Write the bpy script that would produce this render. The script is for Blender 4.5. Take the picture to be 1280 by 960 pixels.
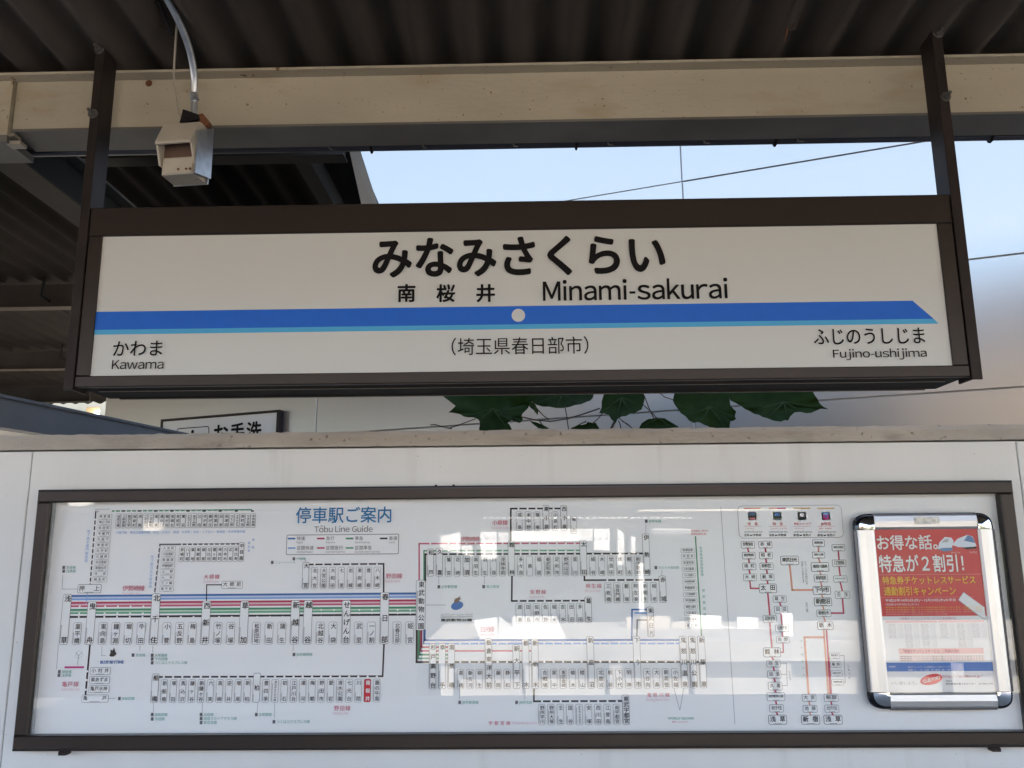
import bpy, math, random
from math import sin, cos, pi, radians
from mathutils import Vector, Matrix
random.seed(7)
SC = bpy.context.scene
COL = SC.collection
for o in list(bpy.data.objects): bpy.data.objects.remove(o)

# ------------------------------------------------------------------ camera, sky, sun, exposure
F, PITCH, ROLL, YAW = 1050.0, .1963, -.0084, -.0185
EYE = Vector((0, 0, 1.5))
fw = Vector((sin(YAW)*cos(PITCH), cos(YAW)*cos(PITCH), sin(PITCH)))
rt = Vector((cos(YAW), -sin(YAW), 0)); up = rt.cross(fw)
RT = rt*cos(ROLL) + up*sin(ROLL); UP = -rt*sin(ROLL) + up*cos(ROLL)
cam = bpy.data.cameras.new('camera'); co = bpy.data.objects.new('camera', cam); COL.objects.link(co)
m = Matrix.Identity(4)
for i in range(3): m[i][0], m[i][1], m[i][2], m[i][3] = RT[i], UP[i], -fw[i], EYE[i]
co.matrix_world = m
cam.sensor_width = 36; cam.lens = 36*F/1280; cam.clip_start = .02; cam.clip_end = 3000
SC.camera = co
SUN_EL, SUN_AZ = radians(44), radians(14)          # azimuth from +Y towards +X
w = bpy.data.worlds.new('World'); SC.world = w; w.use_nodes = True
nt = w.node_tree; bg = nt.nodes['Background']
sky = nt.nodes.new('ShaderNodeTexSky'); sky.sky_type = 'NISHITA'; sky.sun_disc = False
sky.dust_density = 4; sky.sun_elevation = SUN_EL; sky.sun_rotation = SUN_AZ
nt.links.new(sky.outputs[0], bg.inputs[0]); bg.inputs[1].default_value = .12
sl = bpy.data.lights.new('sun', 'SUN'); sl.energy = 5.0; sl.angle = radians(.5); sl.color = (1, .95, .88)
so = bpy.data.objects.new('sun', sl); COL.objects.link(so)
sd = Vector((sin(SUN_AZ)*cos(SUN_EL), cos(SUN_AZ)*cos(SUN_EL), sin(SUN_EL)))
so.rotation_euler = sd.to_track_quat('Z', 'Y').to_euler(); so.location = (0, 0, 30)
SC.view_settings.view_transform = 'Standard'; SC.view_settings.look = 'None'
SC.view_settings.exposure = 3.4; SC.view_settings.gamma = 1
SC.render.engine = 'CYCLES'
SC.cycles.use_denoising = True; SC.cycles.max_bounces = 8; SC.cycles.diffuse_bounces = 5
SC.cycles.caustics_reflective = False; SC.cycles.caustics_refractive = False
SC.cycles.sample_clamp_indirect = 6

def at(u, v, y):
    """photo pixel -> point on the plane at distance y"""
    d = fw + RT*((u-640)/F) + UP*((480-v)/F)
    return EYE + d*(y/d.y)
def at_x(u, v, x):
    d = fw + RT*((u-640)/F) + UP*((480-v)/F)
    return EYE + d*(x/d.x)

# ------------------------------------------------------------------ materials
def mat(name, col, rough=.6, metal=0, spec=.5, nscale=0, namt=0, bump=0, bscale=80, coat=0, specks=None, streak=None, stretch=None):
    """nscale/namt: soft colour variation; specks: (colour, scale, threshold, softness)"""
    m = bpy.data.materials.new(name); m.use_nodes = True
    n, l = m.node_tree.nodes, m.node_tree.links
    b = n['Principled BSDF']
    b.inputs['Base Color'].default_value = (*col, 1); b.inputs['Roughness'].default_value = rough
    b.inputs['Metallic'].default_value = metal; b.inputs['Specular IOR Level'].default_value = spec
    b.inputs['Coat Weight'].default_value = coat; b.inputs['Coat Roughness'].default_value = .05
    geo = n.new('ShaderNodeNewGeometry'); vec = geo.outputs['Position']
    if stretch:
        mp = n.new('ShaderNodeMapping'); mp.inputs['Scale'].default_value = stretch
        l.new(vec, mp.inputs[0]); svec = mp.outputs[0]
    else: svec = vec
    cur = None
    def mix(fac, a, bcol):
        mx = n.new('ShaderNodeMix'); mx.data_type = 'RGBA'
        l.new(fac, mx.inputs[0])
        if hasattr(a, 'links'): l.new(a, mx.inputs[6])
        else: mx.inputs[6].default_value = (*a, 1)
        mx.inputs[7].default_value = (*bcol, 1)
        return mx.outputs[2]
    def noise(scale, lo, hi, v, detail=6):
        t = n.new('ShaderNodeTexNoise'); t.inputs['Scale'].default_value = scale; t.inputs['Detail'].default_value = detail
        l.new(v, t.inputs['Vector'])
        r = n.new('ShaderNodeMapRange'); r.inputs[1].default_value = lo; r.inputs[2].default_value = hi
        l.new(t.outputs[0], r.inputs[0]); return r.outputs[0]
    cur = col
    if namt:
        cur = mix(noise(nscale, .3, .7, svec), cur, tuple(c*(1-namt) for c in col))
    if streak:
        scol, sc, lo, hi = streak
        cur = mix(noise(sc, lo, hi, svec), cur, scol)
    for s in (specks or []):
        scol, sc, lo, hi = s
        cur = mix(noise(sc, lo, hi, vec, 3), cur, scol)
    if hasattr(cur, 'links'): l.new(cur, b.inputs['Base Color'])
    if bump:
        t = n.new('ShaderNodeTexNoise'); t.inputs['Scale'].default_value = bscale; t.inputs['Detail'].default_value = 5
        l.new(svec, t.inputs['Vector'])
        bp = n.new('ShaderNodeBump'); bp.inputs['Strength'].default_value = bump; bp.inputs['Distance'].default_value = .004
        l.new(t.outputs[0], bp.inputs['Height']); l.new(bp.outputs[0], b.inputs['Normal'])
    return m

def glass(name, ior=1.6, rough=.0, tint=(1, 1, 1)):
    m = bpy.data.materials.new(name); m.use_nodes = True
    n, l = m.node_tree.nodes, m.node_tree.links
    n.remove(n['Principled BSDF']); out = n['Material Output']
    t = n.new('ShaderNodeBsdfTransparent'); t.inputs[0].default_value = (*tint, 1)
    g = n.new('ShaderNodeBsdfGlossy'); g.inputs['Roughness'].default_value = rough
    f = n.new('ShaderNodeFresnel'); f.inputs[0].default_value = ior
    x = n.new('ShaderNodeMixShader')
    g_ = n.new('ShaderNodeNewGeometry'); k = n.new('ShaderNodeMath'); k.operation = 'SUBTRACT'; k.inputs[0].default_value = 1; l.new(g_.outputs['Backfacing'], k.inputs[1])
    q = n.new('ShaderNodeMath'); q.operation = 'MULTIPLY'; l.new(f.outputs[0], q.inputs[0]); l.new(k.outputs[0], q.inputs[1])
    l.new(q.outputs[0], x.inputs[0]); l.new(t.outputs[0], x.inputs[1]); l.new(g.outputs[0], x.inputs[2])
    l.new(x.outputs[0], out.inputs[0]); return m

M = {}
M['bronze'] = mat('bronze_anodised_aluminium', (.038, .029, .025), .36, .55, nscale=3, namt=.12)
M['bronze_dark'] = mat('dark_bronze_steel', (.030, .022, .020), .5, .2, spec=0.2, nscale=14, namt=.35, bump=.08)
M['black'] = mat('black_rubber', (.012, .011, .012), .7, spec=0.1)
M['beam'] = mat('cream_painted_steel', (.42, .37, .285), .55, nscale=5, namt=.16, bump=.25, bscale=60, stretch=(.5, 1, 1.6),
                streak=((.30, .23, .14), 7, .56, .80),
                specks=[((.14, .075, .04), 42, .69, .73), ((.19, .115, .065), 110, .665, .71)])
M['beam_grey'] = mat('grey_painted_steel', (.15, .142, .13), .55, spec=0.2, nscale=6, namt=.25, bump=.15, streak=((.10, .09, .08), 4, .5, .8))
M['beam_shaded'] = mat('shaded_grey_steel', (.035, .032, .028), .6, spec=0.12, nscale=5, namt=.3)  # beam grey darkened for the shade below the neighbouring canopy
M['roof'] = mat('weathered_slate_roofing', (.085, .070, .058), .85, spec=0.12, nscale=3, namt=.4, bump=.3, bscale=30, stretch=(1, .3, 1),
                streak=((.05, .042, .037), 5, .45, .8))
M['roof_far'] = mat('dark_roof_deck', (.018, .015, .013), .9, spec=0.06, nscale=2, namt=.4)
M['galv'] = mat('galvanised_steel', (.55, .57, .6), .38, .85, nscale=40, namt=.25)
M['boltgrey'] = mat('dull_zinc_bolt', (.16, .15, .14), .45, .6, nscale=60, namt=.4)
M['coping'] = mat('aged_concrete_coping', (.50, .455, .40), .9, nscale=5, namt=.22, bump=.9, bscale=45, stretch=(.6, 1, 1.5),
                  streak=((.24, .20, .17), 9, .56, .82), specks=[((.13, .11, .095), 60, .66, .76)])
M['wallpanel'] = mat('white_enamelled_steel', (.72, .715, .70), .22, 0, .45, nscale=1.6, namt=.05, bump=.02, bscale=3, stretch=(5, 1, .5), streak=((.50, .48, .44), 2.6, .58, .95),
                     specks=[((.35, .34, .33), 90, .735, .75)])
M['sheet'] = mat('white_map_sheet', (.86, .865, .865), .5, nscale=1.2, namt=.03)
M['glass'] = glass('clear_cover_glass', 1.68)
M['acrylic'] = mat('milky_acrylic_face', (.61, .61, .59), .30, 0, .35, nscale=1.1, namt=.05)
M['ink'] = mat('black_print', (.010, .009, .010), .5, spec=0.08)
M['signblue'] = mat('blue_film', (.006, .125, .60), .35, spec=.35, nscale=30, namt=.06)
M['signcyan'] = mat('light_blue_film', (.07, .38, .66), .35, spec=.35)
M['alu_dark_refl'] = mat('dark_refl_edge', (.10, .10, .11), .25, .8)  # dark reflection on the outer rail slopes, put into the colour
M['cap_rim'] = mat('dark_chrome_rim', (.05, .05, .055), .15, .9)
M['alu'] = mat('brushed_aluminium', (.62, .62, .63), .34, .85, bump=.04, bscale=120, nscale=6, namt=.06)
M['chrome'] = mat('chrome_corner', (.85, .85, .86), .08, 1)
M['tape'] = mat('aged_clear_tape', (.62, .60, .55), .3, .2, nscale=60, namt=.3, bump=.6, bscale=90)
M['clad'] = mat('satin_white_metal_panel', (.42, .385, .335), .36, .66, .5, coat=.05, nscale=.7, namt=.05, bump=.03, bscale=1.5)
M['seam'] = mat('panel_joint_backing', (.45, .45, .45), .8)
M['leaf'] = mat('broad_leaf_green', (.020, .046, .009), .6, 0, .08, nscale=25, namt=.4, bump=.4, bscale=40)
M['stem'] = mat('brown_stem', (.055, .04, .03), .7)
M['bluegrey'] = mat('blue_grey_painted_steel', (.17, .185, .21), .5, nscale=9, namt=.12, bump=.1)
M['beigewall'] = mat('beige_render', (.56, .48, .34), .85, nscale=3, namt=.2)
M['cover'] = mat('cream_plastic_cover', (.48, .43, .36), .5, nscale=18, namt=.15, specks=[((.22, .12, .07), 60, .68, .74)])
M['coverin'] = mat('reddish_brown_inner', (.12, .07, .05), .6)
M['rust'] = mat('rusty_iron', (.19, .07, .03), .9, nscale=40, namt=.5, bump=.8)
M['cable'] = mat('grey_beige_cable', (.30, .26, .21), .6)
M['pipe'] = mat('dark_navy_pipe', (.02, .02, .028), .35, spec=.6)
M['floor'] = mat('grey_platform_paving', (.20, .19, .175), .85, nscale=1, namt=.2, bump=.3)
M['ballast'] = mat('track_ballast', (.40, .355, .295), .95, nscale=14, namt=.5, bump=1, bscale=25)
M['refl_white'] = mat('white_stand_in', (.80, .79, .76), .8, nscale=2.2, namt=.45)  # mottled white for the shapes added to the reflections
M['tactile'] = mat('yellow_tactile_tile', (.60, .42, .06), .8)
M['winglass'] = mat('dark_window_glass', (.03, .035, .04), .08)
M['rail'] = mat('steel_rail', (.25, .2, .17), .4, .8)
def leaf_translucency(m):
    n, l = m.node_tree.nodes, m.node_tree.links
    b = n['Principled BSDF']; out = n['Material Output']
    t = n.new('ShaderNodeBsdfTranslucent'); t.inputs[0].default_value = (.018, .050, .006, 1)
    x = n.new('ShaderNodeMixShader'); x.inputs[0].default_value = .3
    l.new(b.outputs[0], x.inputs[1]); l.new(t.outputs[0], x.inputs[2]); l.new(x.outputs[0], out.inputs[0])
leaf_translucency(M['leaf'])

# ------------------------------------------------------------------ mesh helpers
class MB:
    def __init__(s): s.v, s.f, s.m, s.mats, s.sm = [], [], [], [], []
    def mi(s, m):
        if m not in s.mats: s.mats.append(m)
        return s.mats.index(m)
    def add(s, vs, fs, m, smooth=False):
        k = len(s.v); i = s.mi(m)
        s.v += [tuple(p) for p in vs]
        for f in fs: s.f.append([k+j for j in f]); s.m.append(i); s.sm.append(smooth)
        return s
    def box(s, a, b, m, bev=0):
        x0, x1 = sorted((a[0], b[0])); y0, y1 = sorted((a[1], b[1])); z0, z1 = sorted((a[2], b[2]))
        if bev:      # chamfer the four edges of the front (-y) face
            e = bev
            v = [(x0, y0+e, z0), (x1, y0+e, z0), (x1, y0+e, z1), (x0, y0+e, z1),
                 (x0, y1, z0), (x1, y1, z0), (x1, y1, z1), (x0, y1, z1),
                 (x0+e, y0, z0+e), (x1-e, y0, z0+e), (x1-e, y0, z1-e), (x0+e, y0, z1-e)]
            f = [(8, 9, 10, 11), (0, 1, 9, 8), (1, 2, 10, 9), (2, 3, 11, 10), (3, 0, 8, 11),
                 (1, 0, 4, 5), (2, 1, 5, 6), (3, 2, 6, 7), (0, 3, 7, 4), (4, 7, 6, 5)]
        else:
            v = [(x0, y0, z0), (x1, y0, z0), (x1, y1, z0), (x0, y1, z0), (x0, y0, z1), (x1, y0, z1), (x1, y1, z1), (x0, y1, z1)]
            f = [(0, 3, 2, 1), (4, 5, 6, 7), (0, 1, 5, 4), (1, 2, 6, 5), (2, 3, 7, 6), (3, 0, 4, 7)]
        return s.add(v, f, m)
    def prism(s, poly, axis, a, b, m, smooth=False):
        """poly of 2D points extruded along axis 'x','y','z' from a to b"""
        def P(p, t):
            return {'x': (t, p[0], p[1]), 'y': (p[0], t, p[1]), 'z': (p[0], p[1], t)}[axis]
        n = len(poly)
        v = [P(p, a) for p in poly] + [P(p, b) for p in poly]
        f = [list(range(n)), list(range(2*n-1, n-1, -1))] + [(i, i+n, (i+1) % n+n, (i+1) % n) for i in range(n)]
        return s.add(v, f, m, smooth)
    def tube(s, pts, r, m, n=10, smooth=True):
        pts = [Vector(p) for p in pts]; rings = []
        v = []
        ref = Vector((0.13, .97, .2)).normalized()
        for i, p in enumerate(pts):
            d = (pts[min(i+1, len(pts)-1)] - pts[max(i-1, 0)]).normalized()
            a = d.cross(ref)
            if a.length < .1: a = d.cross(Vector((1, 0, 0)))
            a.normalize(); b = d.cross(a)
            rr = r[i] if isinstance(r, (list, tuple)) else r
            v += [p + a*cos(2*pi*k/n)*rr + b*sin(2*pi*k/n)*rr for k in range(n)]
        f = [(i*n+k, i*n+(k+1) % n, (i+1)*n+(k+1) % n, (i+1)*n+k) for i in range(len(pts)-1) for k in range(n)]
        s.add(v, f, m, smooth)
        L = len(pts)-1
        s.add(v[:n], [list(range(n))[::-1]], m); s.add(v[L*n:], [list(range(n))], m)
        return s
    def build(s, name, parent=None, local=False, **kw):
        me = bpy.data.meshes.new(name); me.from_pydata(s.v, [], s.f)
        for mm in s.mats: me.materials.append(mm)
        me.polygons.foreach_set('material_index', s.m); me.polygons.foreach_set('use_smooth', s.sm); me.update()
        o = bpy.data.objects.new(name, me); COL.objects.link(o)
        if parent:
            o.parent = parent
            if not local: o.matrix_parent_inverse = parent.matrix_world.inverted()
        tag(o, **kw); return o
def tag(o, label=None, cat=None, group=None, kind=None):
    if label: o['label'] = label
    if cat: o['category'] = cat
    if group: o['group'] = group
    if kind: o['kind'] = kind
    return o
def empty(name, loc, label, cat, group=None, rz=0):
    o = bpy.data.objects.new(name, None); COL.objects.link(o); o.location = loc; o.rotation_euler = (0, 0, rz)
    o.empty_display_size = .1
    o.matrix_world = Matrix.Translation(loc) @ Matrix.Rotation(rz, 4, 'Z')
    return tag(o, label, cat, group)
def part(name, parent, boxes, m, bev=0):
    b = MB()
    for a, c in boxes: b.box(a, c, m, bev)
    return b.build(name, parent)

# ------------------------------------------------------------------ lettering
_cu = bpy.data.curves.new('lettering', 'FONT'); _to = bpy.data.objects.new('lettering', _cu)
_cu.resolution_u = 2
_cache = {}
def glyphs(s, bold=0.0, space=1.0):
    if bold:
        k = (s, bold, space, 'k')
        if k not in _cache:       # heavier weight: slightly shifted impressions
            v, f, (a, b, c, d) = glyphs(s, 0.0, space); V, Fc = [], []
            e = bold*.8
            ring = ((-e, -e), (e, -e), (-e, e), (e, e), (0, 0)) if bold < .02 else tuple((1.15*e*cos(t*pi/4), 1.15*e*sin(t*pi/4)) for t in range(8))+((0, 0),)
            for i, (dx, dy) in enumerate(ring):
                Fc += [tuple(j+len(V) for j in q) for q in f]; V += [(x+dx, y+dy, i*.10) for x, y in v]
            _cache[k] = (V, Fc, (a-e, b-e, c+e, d+e))
        return _cache[k]
    k = (s, bold, space)
    if k not in _cache:
        _cu.body = s; _cu.size = 1; _cu.offset = bold; _cu.space_character = space
        me = bpy.data.meshes.new_from_object(_to)
        v = [(p.co.x, p.co.y) for p in me.vertices]; f = [tuple(p.vertices) for p in me.polygons]
        bpy.data.meshes.remove(me)
        if v:
            xs = [p[0] for p in v]; ys = [p[1] for p in v]; bb = (min(xs), min(ys), max(xs), max(ys))
        else: bb = (0, 0, 1, 1)
        _cache[k] = (v, f, bb)
    return _cache[k]

def lz(p): return p[2] if len(p) > 2 else 0
_SB = {'j': (-.075, .05), 'f': (.01, .0), 'a': (.035, .045), 'k': (.05, .0), 's': (.03, .03), 'w': (.01, .01), 'o': (.035, .035), 'r': (.05, .005), 'T': (.0, .0), 'L': (.06, .01), 'e': (.035, .035), 'F': (.06, .01), 'K': (.06, .0)}
def latin(s, bold=0.0):
    """Latin lettering set from the full-width grotesque glyphs of the built-in font, closely spaced"""
    k = ('L', s, bold)
    if k not in _cache:
        V, Fc, x = [], [], 0
        for c in s:
            if c == ' ': x += .24; continue
            n = len(V); l_, r_ = _SB.get(c, (.048, .048)); x += l_
            if c == '-':
                V += [(x, .235-bold), (x+.24, .235-bold), (x+.24, .30+bold), (x, .30+bold)]; Fc.append((n, n+1, n+2, n+3)); x += .24+r_; continue
            if '!' <= c <= '~': c = chr(ord(c)+0xFEE0)
            v, f, (a, b, d, e) = glyphs(c, bold)
            V += [(p[0]-a+x, p[1])+tuple(p[2:]) for p in v]; Fc += [tuple(i+n for i in q) for q in f]
            x += d-a+r_
        xs = [p[0] for p in V]; ys = [p[1] for p in V]
        _cache[k] = (V, Fc, (min(xs), min(ys), max(xs), max(ys)))
    return _cache[k]


class Print:
    """flat print on a plane of constant y facing -y; coordinates are plane x,z"""
    def __init__(s, y, step=.00035): s.b = MB(); s.y = y; s.st = step
    def pt(s, u, v): p = at(u, v, s.y); return p.x, p.z
    def poly(s, pts, m, lay=1):
        a = sum(pts[i][0]*pts[(i+1) % len(pts)][1]-pts[(i+1) % len(pts)][0]*pts[i][1] for i in range(len(pts)))
        if a < 0: pts = pts[::-1]
        s.b.add([(x, s.y-lay*s.st, z) for x, z in pts], [list(range(len(pts)))], m)
    def rect(s, x0, z0, x1, z1, m, lay=1): s.poly([(x0, z0), (x1, z0), (x1, z1), (x0, z1)], m, lay)
    def line(s, pts, t, m, lay=1):
        for (ax, az), (bx, bz) in zip(pts, pts[1:]):
            d = Vector((bx-ax, bz-az)); L = d.length or 1; n = Vector((-d.y, d.x))/L*t/2; e = d/L*t/2
            s.poly([(ax-n.x-e.x, az-n.y-e.y), (bx-n.x+e.x, bz-n.y+e.y), (bx+n.x+e.x, bz+n.y+e.y), (ax+n.x-e.x, az+n.y-e.y)], m, lay)
    def ell(s, cx, cz, rx, rz, m, lay=1, n=24, rot=0):
        s.poly([(cx+rx*cos(2*pi*k/n)*cos(rot)-rz*sin(2*pi*k/n)*sin(rot), cz+rx*cos(2*pi*k/n)*sin(rot)+rz*sin(2*pi*k/n)*cos(rot)) for k in range(n)], m, lay)
    def rr(s, x0, z0, x1, z1, r, k=3):
        P = []
        for cx, cz, a in ((x1-r, z1-r, 0), (x0+r, z1-r, pi/2), (x0+r, z0+r, pi), (x1-r, z0+r, 1.5*pi)):
            P += [(cx+r*cos(a+pi/2*i/k), cz+r*sin(a+pi/2*i/k)) for i in range(k+1)]
        return P
    def rbox(s, x0, z0, x1, z1, t, m, fill, r=None, lay=4):
        x0, x1 = sorted((x0, x1)); z0, z1 = sorted((z0, z1))
        r = r if r is not None else min(x1-x0, z1-z0)*.18
        s.poly(s.rr(x0, z0, x1, z1, r), m, lay); s.poly(s.rr(x0+t, z0+t, x1-t, z1-t, max(r-t, 1e-4)), fill, lay+1)
    def ink(s, txt, x0, z0, x1, z1, m, bold=0, lay=7, space=1):
        """fit the inked bounds of txt to the rectangle"""
        v, f, (a, b, c, d) = glyphs(txt, bold, space)
        sx = (x1-x0)/max(c-a, 1e-6); sz = (z1-z0)/max(d-b, 1e-6)
        s.b.add([(x0+(p[0]-a)*sx, s.y-(lay+lz(p))*s.st, z0+(p[1]-b)*sz) for p in v], f, m)
    def ch(s, c, cx, cz, em, m, bold=0, lay=7, sx=1, sz=1):
        v, f, _ = glyphs(c, bold)
        s.b.add([(cx+(p[0]-.5)*em*sx, s.y-(lay+lz(p))*s.st, cz+(p[1]-.38)*em*sz) for p in v], f, m)
    def vtxt(s, txt, cx, ztop, zbot, em, m, bold=0):
        n = len(txt)
        step = (ztop-zbot-em)/(n-1) if n > 1 else 0
        sz = min(1, (ztop-zbot)/n/em) if n > 1 else 1
        for i, c in enumerate(txt):
            if c in 'ー': 
                s.b_line(cx, ztop-em/2-i*step, em*.7, m); continue
            s.ch(c, cx, (ztop-em/2-i*step) if n > 1 else (ztop+zbot)/2, em, m, bold, sz=sz)
    def b_line(s, cx, cz, L, m): s.rect(cx-L*.06, cz-L/2, cx+L*.06, cz+L/2, m, 7)
    def htxt(s, txt, x0, x1, cz, em, m, bold=0, sx=1):
        n = len(txt)
        for i, c in enumerate(txt):
            s.ch(c, x0+em*sx/2+(x1-x0-em*sx)*(i/(n-1) if n > 1 else .5), cz, em, m, bold, sx=sx)
    def flow(s, txt, x0, cz, em, m, bold=0, sx=1):
        """natural text run starting at x0"""
        v, f, bb = glyphs(txt, bold)
        s.b.add([(x0+p[0]*em*sx, s.y-(7+lz(p))*s.st, cz+(p[1]-.38)*em) for p in v], f, m)
    # photo-pixel front ends
    def P_ink(s, txt, u0, v0, u1, v1, m, bold=0, space=1):
        a = s.pt((u0+u1)/2, v0); b = s.pt((u0+u1)/2, v1); l = s.pt(u0, (v0+v1)/2); r = s.pt(u1, (v0+v1)/2)
        s.ink(txt, l[0], b[1], r[0], a[1], m, bold, 7, space)
    def P_box(s, u0, v0, u1, v1, t=.0012, m=None, fill=None, r=None):
        a = s.pt((u0+u1)/2, v0); b = s.pt((u0+u1)/2, v1); l = s.pt(u0, (v0+v1)/2); q = s.pt(u1, (v0+v1)/2)
        s.rbox(l[0], b[1], q[0], a[1], t, m or M['p_dkgrey'], fill or M['p_white'], r)
        return l[0], b[1], q[0], a[1]

def P_lat(P, s, u0, v0, u1, v1, m, bold=0, lay=7):
    a = P.pt((u0+u1)/2, v0); b = P.pt((u0+u1)/2, v1); l = P.pt(u0, (v0+v1)/2); r = P.pt(u1, (v0+v1)/2)
    v, f, (x0, z0, x1, z1) = latin(s, bold)
    sx = (r[0]-l[0])/(x1-x0); sz = (a[1]-b[1])/(z1-z0)
    P.b.add([(l[0]+(p[0]-x0)*sx, P.y-(lay+lz(p))*P.st, b[1]+(p[1]-z0)*sz) for p in v], f, m)

# ================================================================== SETTING
# platform we stand on, track bed, opposite platform (seen only in the reflections and in the light they throw)
g = MB(); g.box((-60, -4.8, -1.14), (60, 9.5, 0), M['floor']); g.build('platform_floor', kind='structure')
g = MB(); g.add([(-400, -400, -1.15), (400, -400, -1.15), (400, 400, -1.15), (-400, 400, -1.15)], [(0, 1, 2, 3)], M['ballast'])
g.build('ground', kind='structure')

# ---- platform wall with coping
YW = 2.31
wall = empty('platform_wall', (0, YW, 0), 'white enamelled panel wall with rough grey concrete coping behind the route map', 'wall')
zc0 = at(640, 556.2, YW).z; zc1 = at(640, 537.5, YW).z
xs = [at(-1180, 700, YW).x, at(37, 600, YW).x, at(1276, 600, YW).x, at(2500, 700, YW).x]
for a, b in zip(xs, xs[1:]):
    part('wall_panel', wall, [((a+.0012, YW, .02), (b-.0012, YW+.035, zc0-.004))], M['wallpanel'], .002)
part('wall_core', wall, [((xs[0], YW+.036, 0), (xs[3], YW+.10, zc0-.003))], M['seam'])
# coping: rough cast edge
b = MB(); n = 420; x0, x1 = xs[0], xs[3]
rows = [(0, zc0), (0, zc0+.35*(zc1-zc0)), (0, zc0+.7*(zc1-zc0)), (.004, zc1), (.14, zc1), (.14, zc0), (0, zc0)]
v = []
for i in range(n+1):
    x = x0+(x1-x0)*i/n
    for k, (dy, z) in enumerate(rows):
        r = random.Random(i*9+k % 6)
        j = (r.random()-.5)
        v.append((x, YW-.006+dy+(j*.0016 if k in (1, 2) else 0), z+(j*.0035 if k == 3 else (j*.0012 if k in (0, 6) else 0))))
K = len(rows)
b.add(v, [(i*K+k, (i+1)*K+k, (i+1)*K+k+1, i*K+k+1) for i in range(n) for k in range(K-1)], M['coping'])
b.build('coping', wall)

# ---- our canopy: corrugated sheets and the edge beam
canopy = empty('platform_canopy', (0, 2.0, 2.75), 'brown weathered corrugated roof over the platform, above the cream beam', 'roof')
ZT = at(640, 79, 1.965).z            # beam top
def corrugated(name, parent, x0, x1, y0, y1, z0, z1, m, pitch=.13, amp=.022, seg=10, ny=2, ph=0.):
    b = MB(); n = int((x1-x0)/pitch*seg); v = []
    for j in range(ny+1):
        t = j/ny
        for i in range(n+1):
            x = x0+i*pitch/seg
            v.append((x, y0+(y1-y0)*t, z0+(z1-z0)*t+amp*(1+cos(2*pi*(x-ph)/pitch))))
    N = n+1
    b.add(v, [(j*N+i, j*N+i+1, (j+1)*N+i+1, (j+1)*N+i) for j in range(ny) for i in range(n)], m, True)
    return b.build(name, parent)
PH = at(615, 40, 1.85).x
corrugated('roof_sheet', canopy, -4.2, 4.4, .55, 2.16, ZT+.075, ZT+.004, M['roof'], ph=PH)
corrugated('roof_sheet', canopy, -4.2, 4.4, -2.6, .62, ZT+.245, ZT+.095, M['roof'], ph=PH)

beam = empty('edge_beam', (0, 2.05, ZT-.1), 'cream painted steel beam with rust specks carrying the station name sign', 'beam')
yf, yw_, yb = 1.964, 2.000, 2.110
zb = at(640, 151, yw_).z
XJ = at(19, 130, yw_).x
b = MB(); b.box((XJ, yw_, zb), (4.4, yw_+.007, ZT-.007), M['beam']); b.build('web', beam)
part('top_flange', beam, [((XJ-3, yf, ZT-.007), (4.4, yb, ZT))], M['beam'])
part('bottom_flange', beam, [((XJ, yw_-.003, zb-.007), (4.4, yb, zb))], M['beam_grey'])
# splice to the next bay
b = MB(); b.box((XJ-3, yw_-.012, zb-.02), (XJ-.004, yw_+.006, ZT-.009), M['beam']); b.build('splice_plate', beam)
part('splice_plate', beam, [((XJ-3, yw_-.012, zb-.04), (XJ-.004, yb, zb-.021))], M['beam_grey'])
# beads of weld, drilled hole, small clips
p = at(186, 104, yw_-.001)
b = MB(); b.prism([(p.x+.009*cos(a*pi/6), p.z+.009*sin(a*pi/6)) for a in range(12)], 'y', yw_-.0015, yw_+.003, M['rust']); b.build('bolt_hole', beam)
for u, v in ((412, 178), (530, 178), (644, 175), (763, 173), (884, 172), (1002, 170)):
    a = at(u-3, v-9, 2.09); c = at(u+3, v+2, 2.12)
    b = MB(); b.tube([(a.x, 2.105, zb-.008), (a.x+.003, 2.118, zb-.011), (c.x, 2.125, zb-.009)], .002, M['beam_grey'], 6); b.build('clip', beam)
for s, (u, v) in ((1, (8, 168)), (1, (16, 178))):
    a = at(u, v, 2.0); b = MB(); b.box((a.x-.018, 2.0, a.z-.004), (a.x+.02, 2.03, a.z+.005), M['cable']); b.build('bracket', beam)

# dark pipe behind the beam
pz = at(900, 178, 2.17)
pipe = MB(); 
pl = at(300, 181, 2.17); pr = at(1280, 172, 2.17)
zz = at(900, 176.5, 2.142).z+.005
YP_ = 2.142
pipe.tube([(-1.5, YP_, zz-.005), (4.3, YP_, zz-.005)], .0115, M['pipe'], 12)
po = pipe.build('drain_pipe', label='dark navy pipe running along the back of the cream beam', cat='pipe')
for u in (722, 967, 1233, 470):
    a = at(u, 181, 2.175)
    b = MB(); b.tube([(a.x-.006+.0, YP_+.015*cos(t*pi/5), zz-.005+.015*sin(t*pi/5)) for t in range(11)], .0035, M['black'], 6); b.build('clamp', po)

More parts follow.
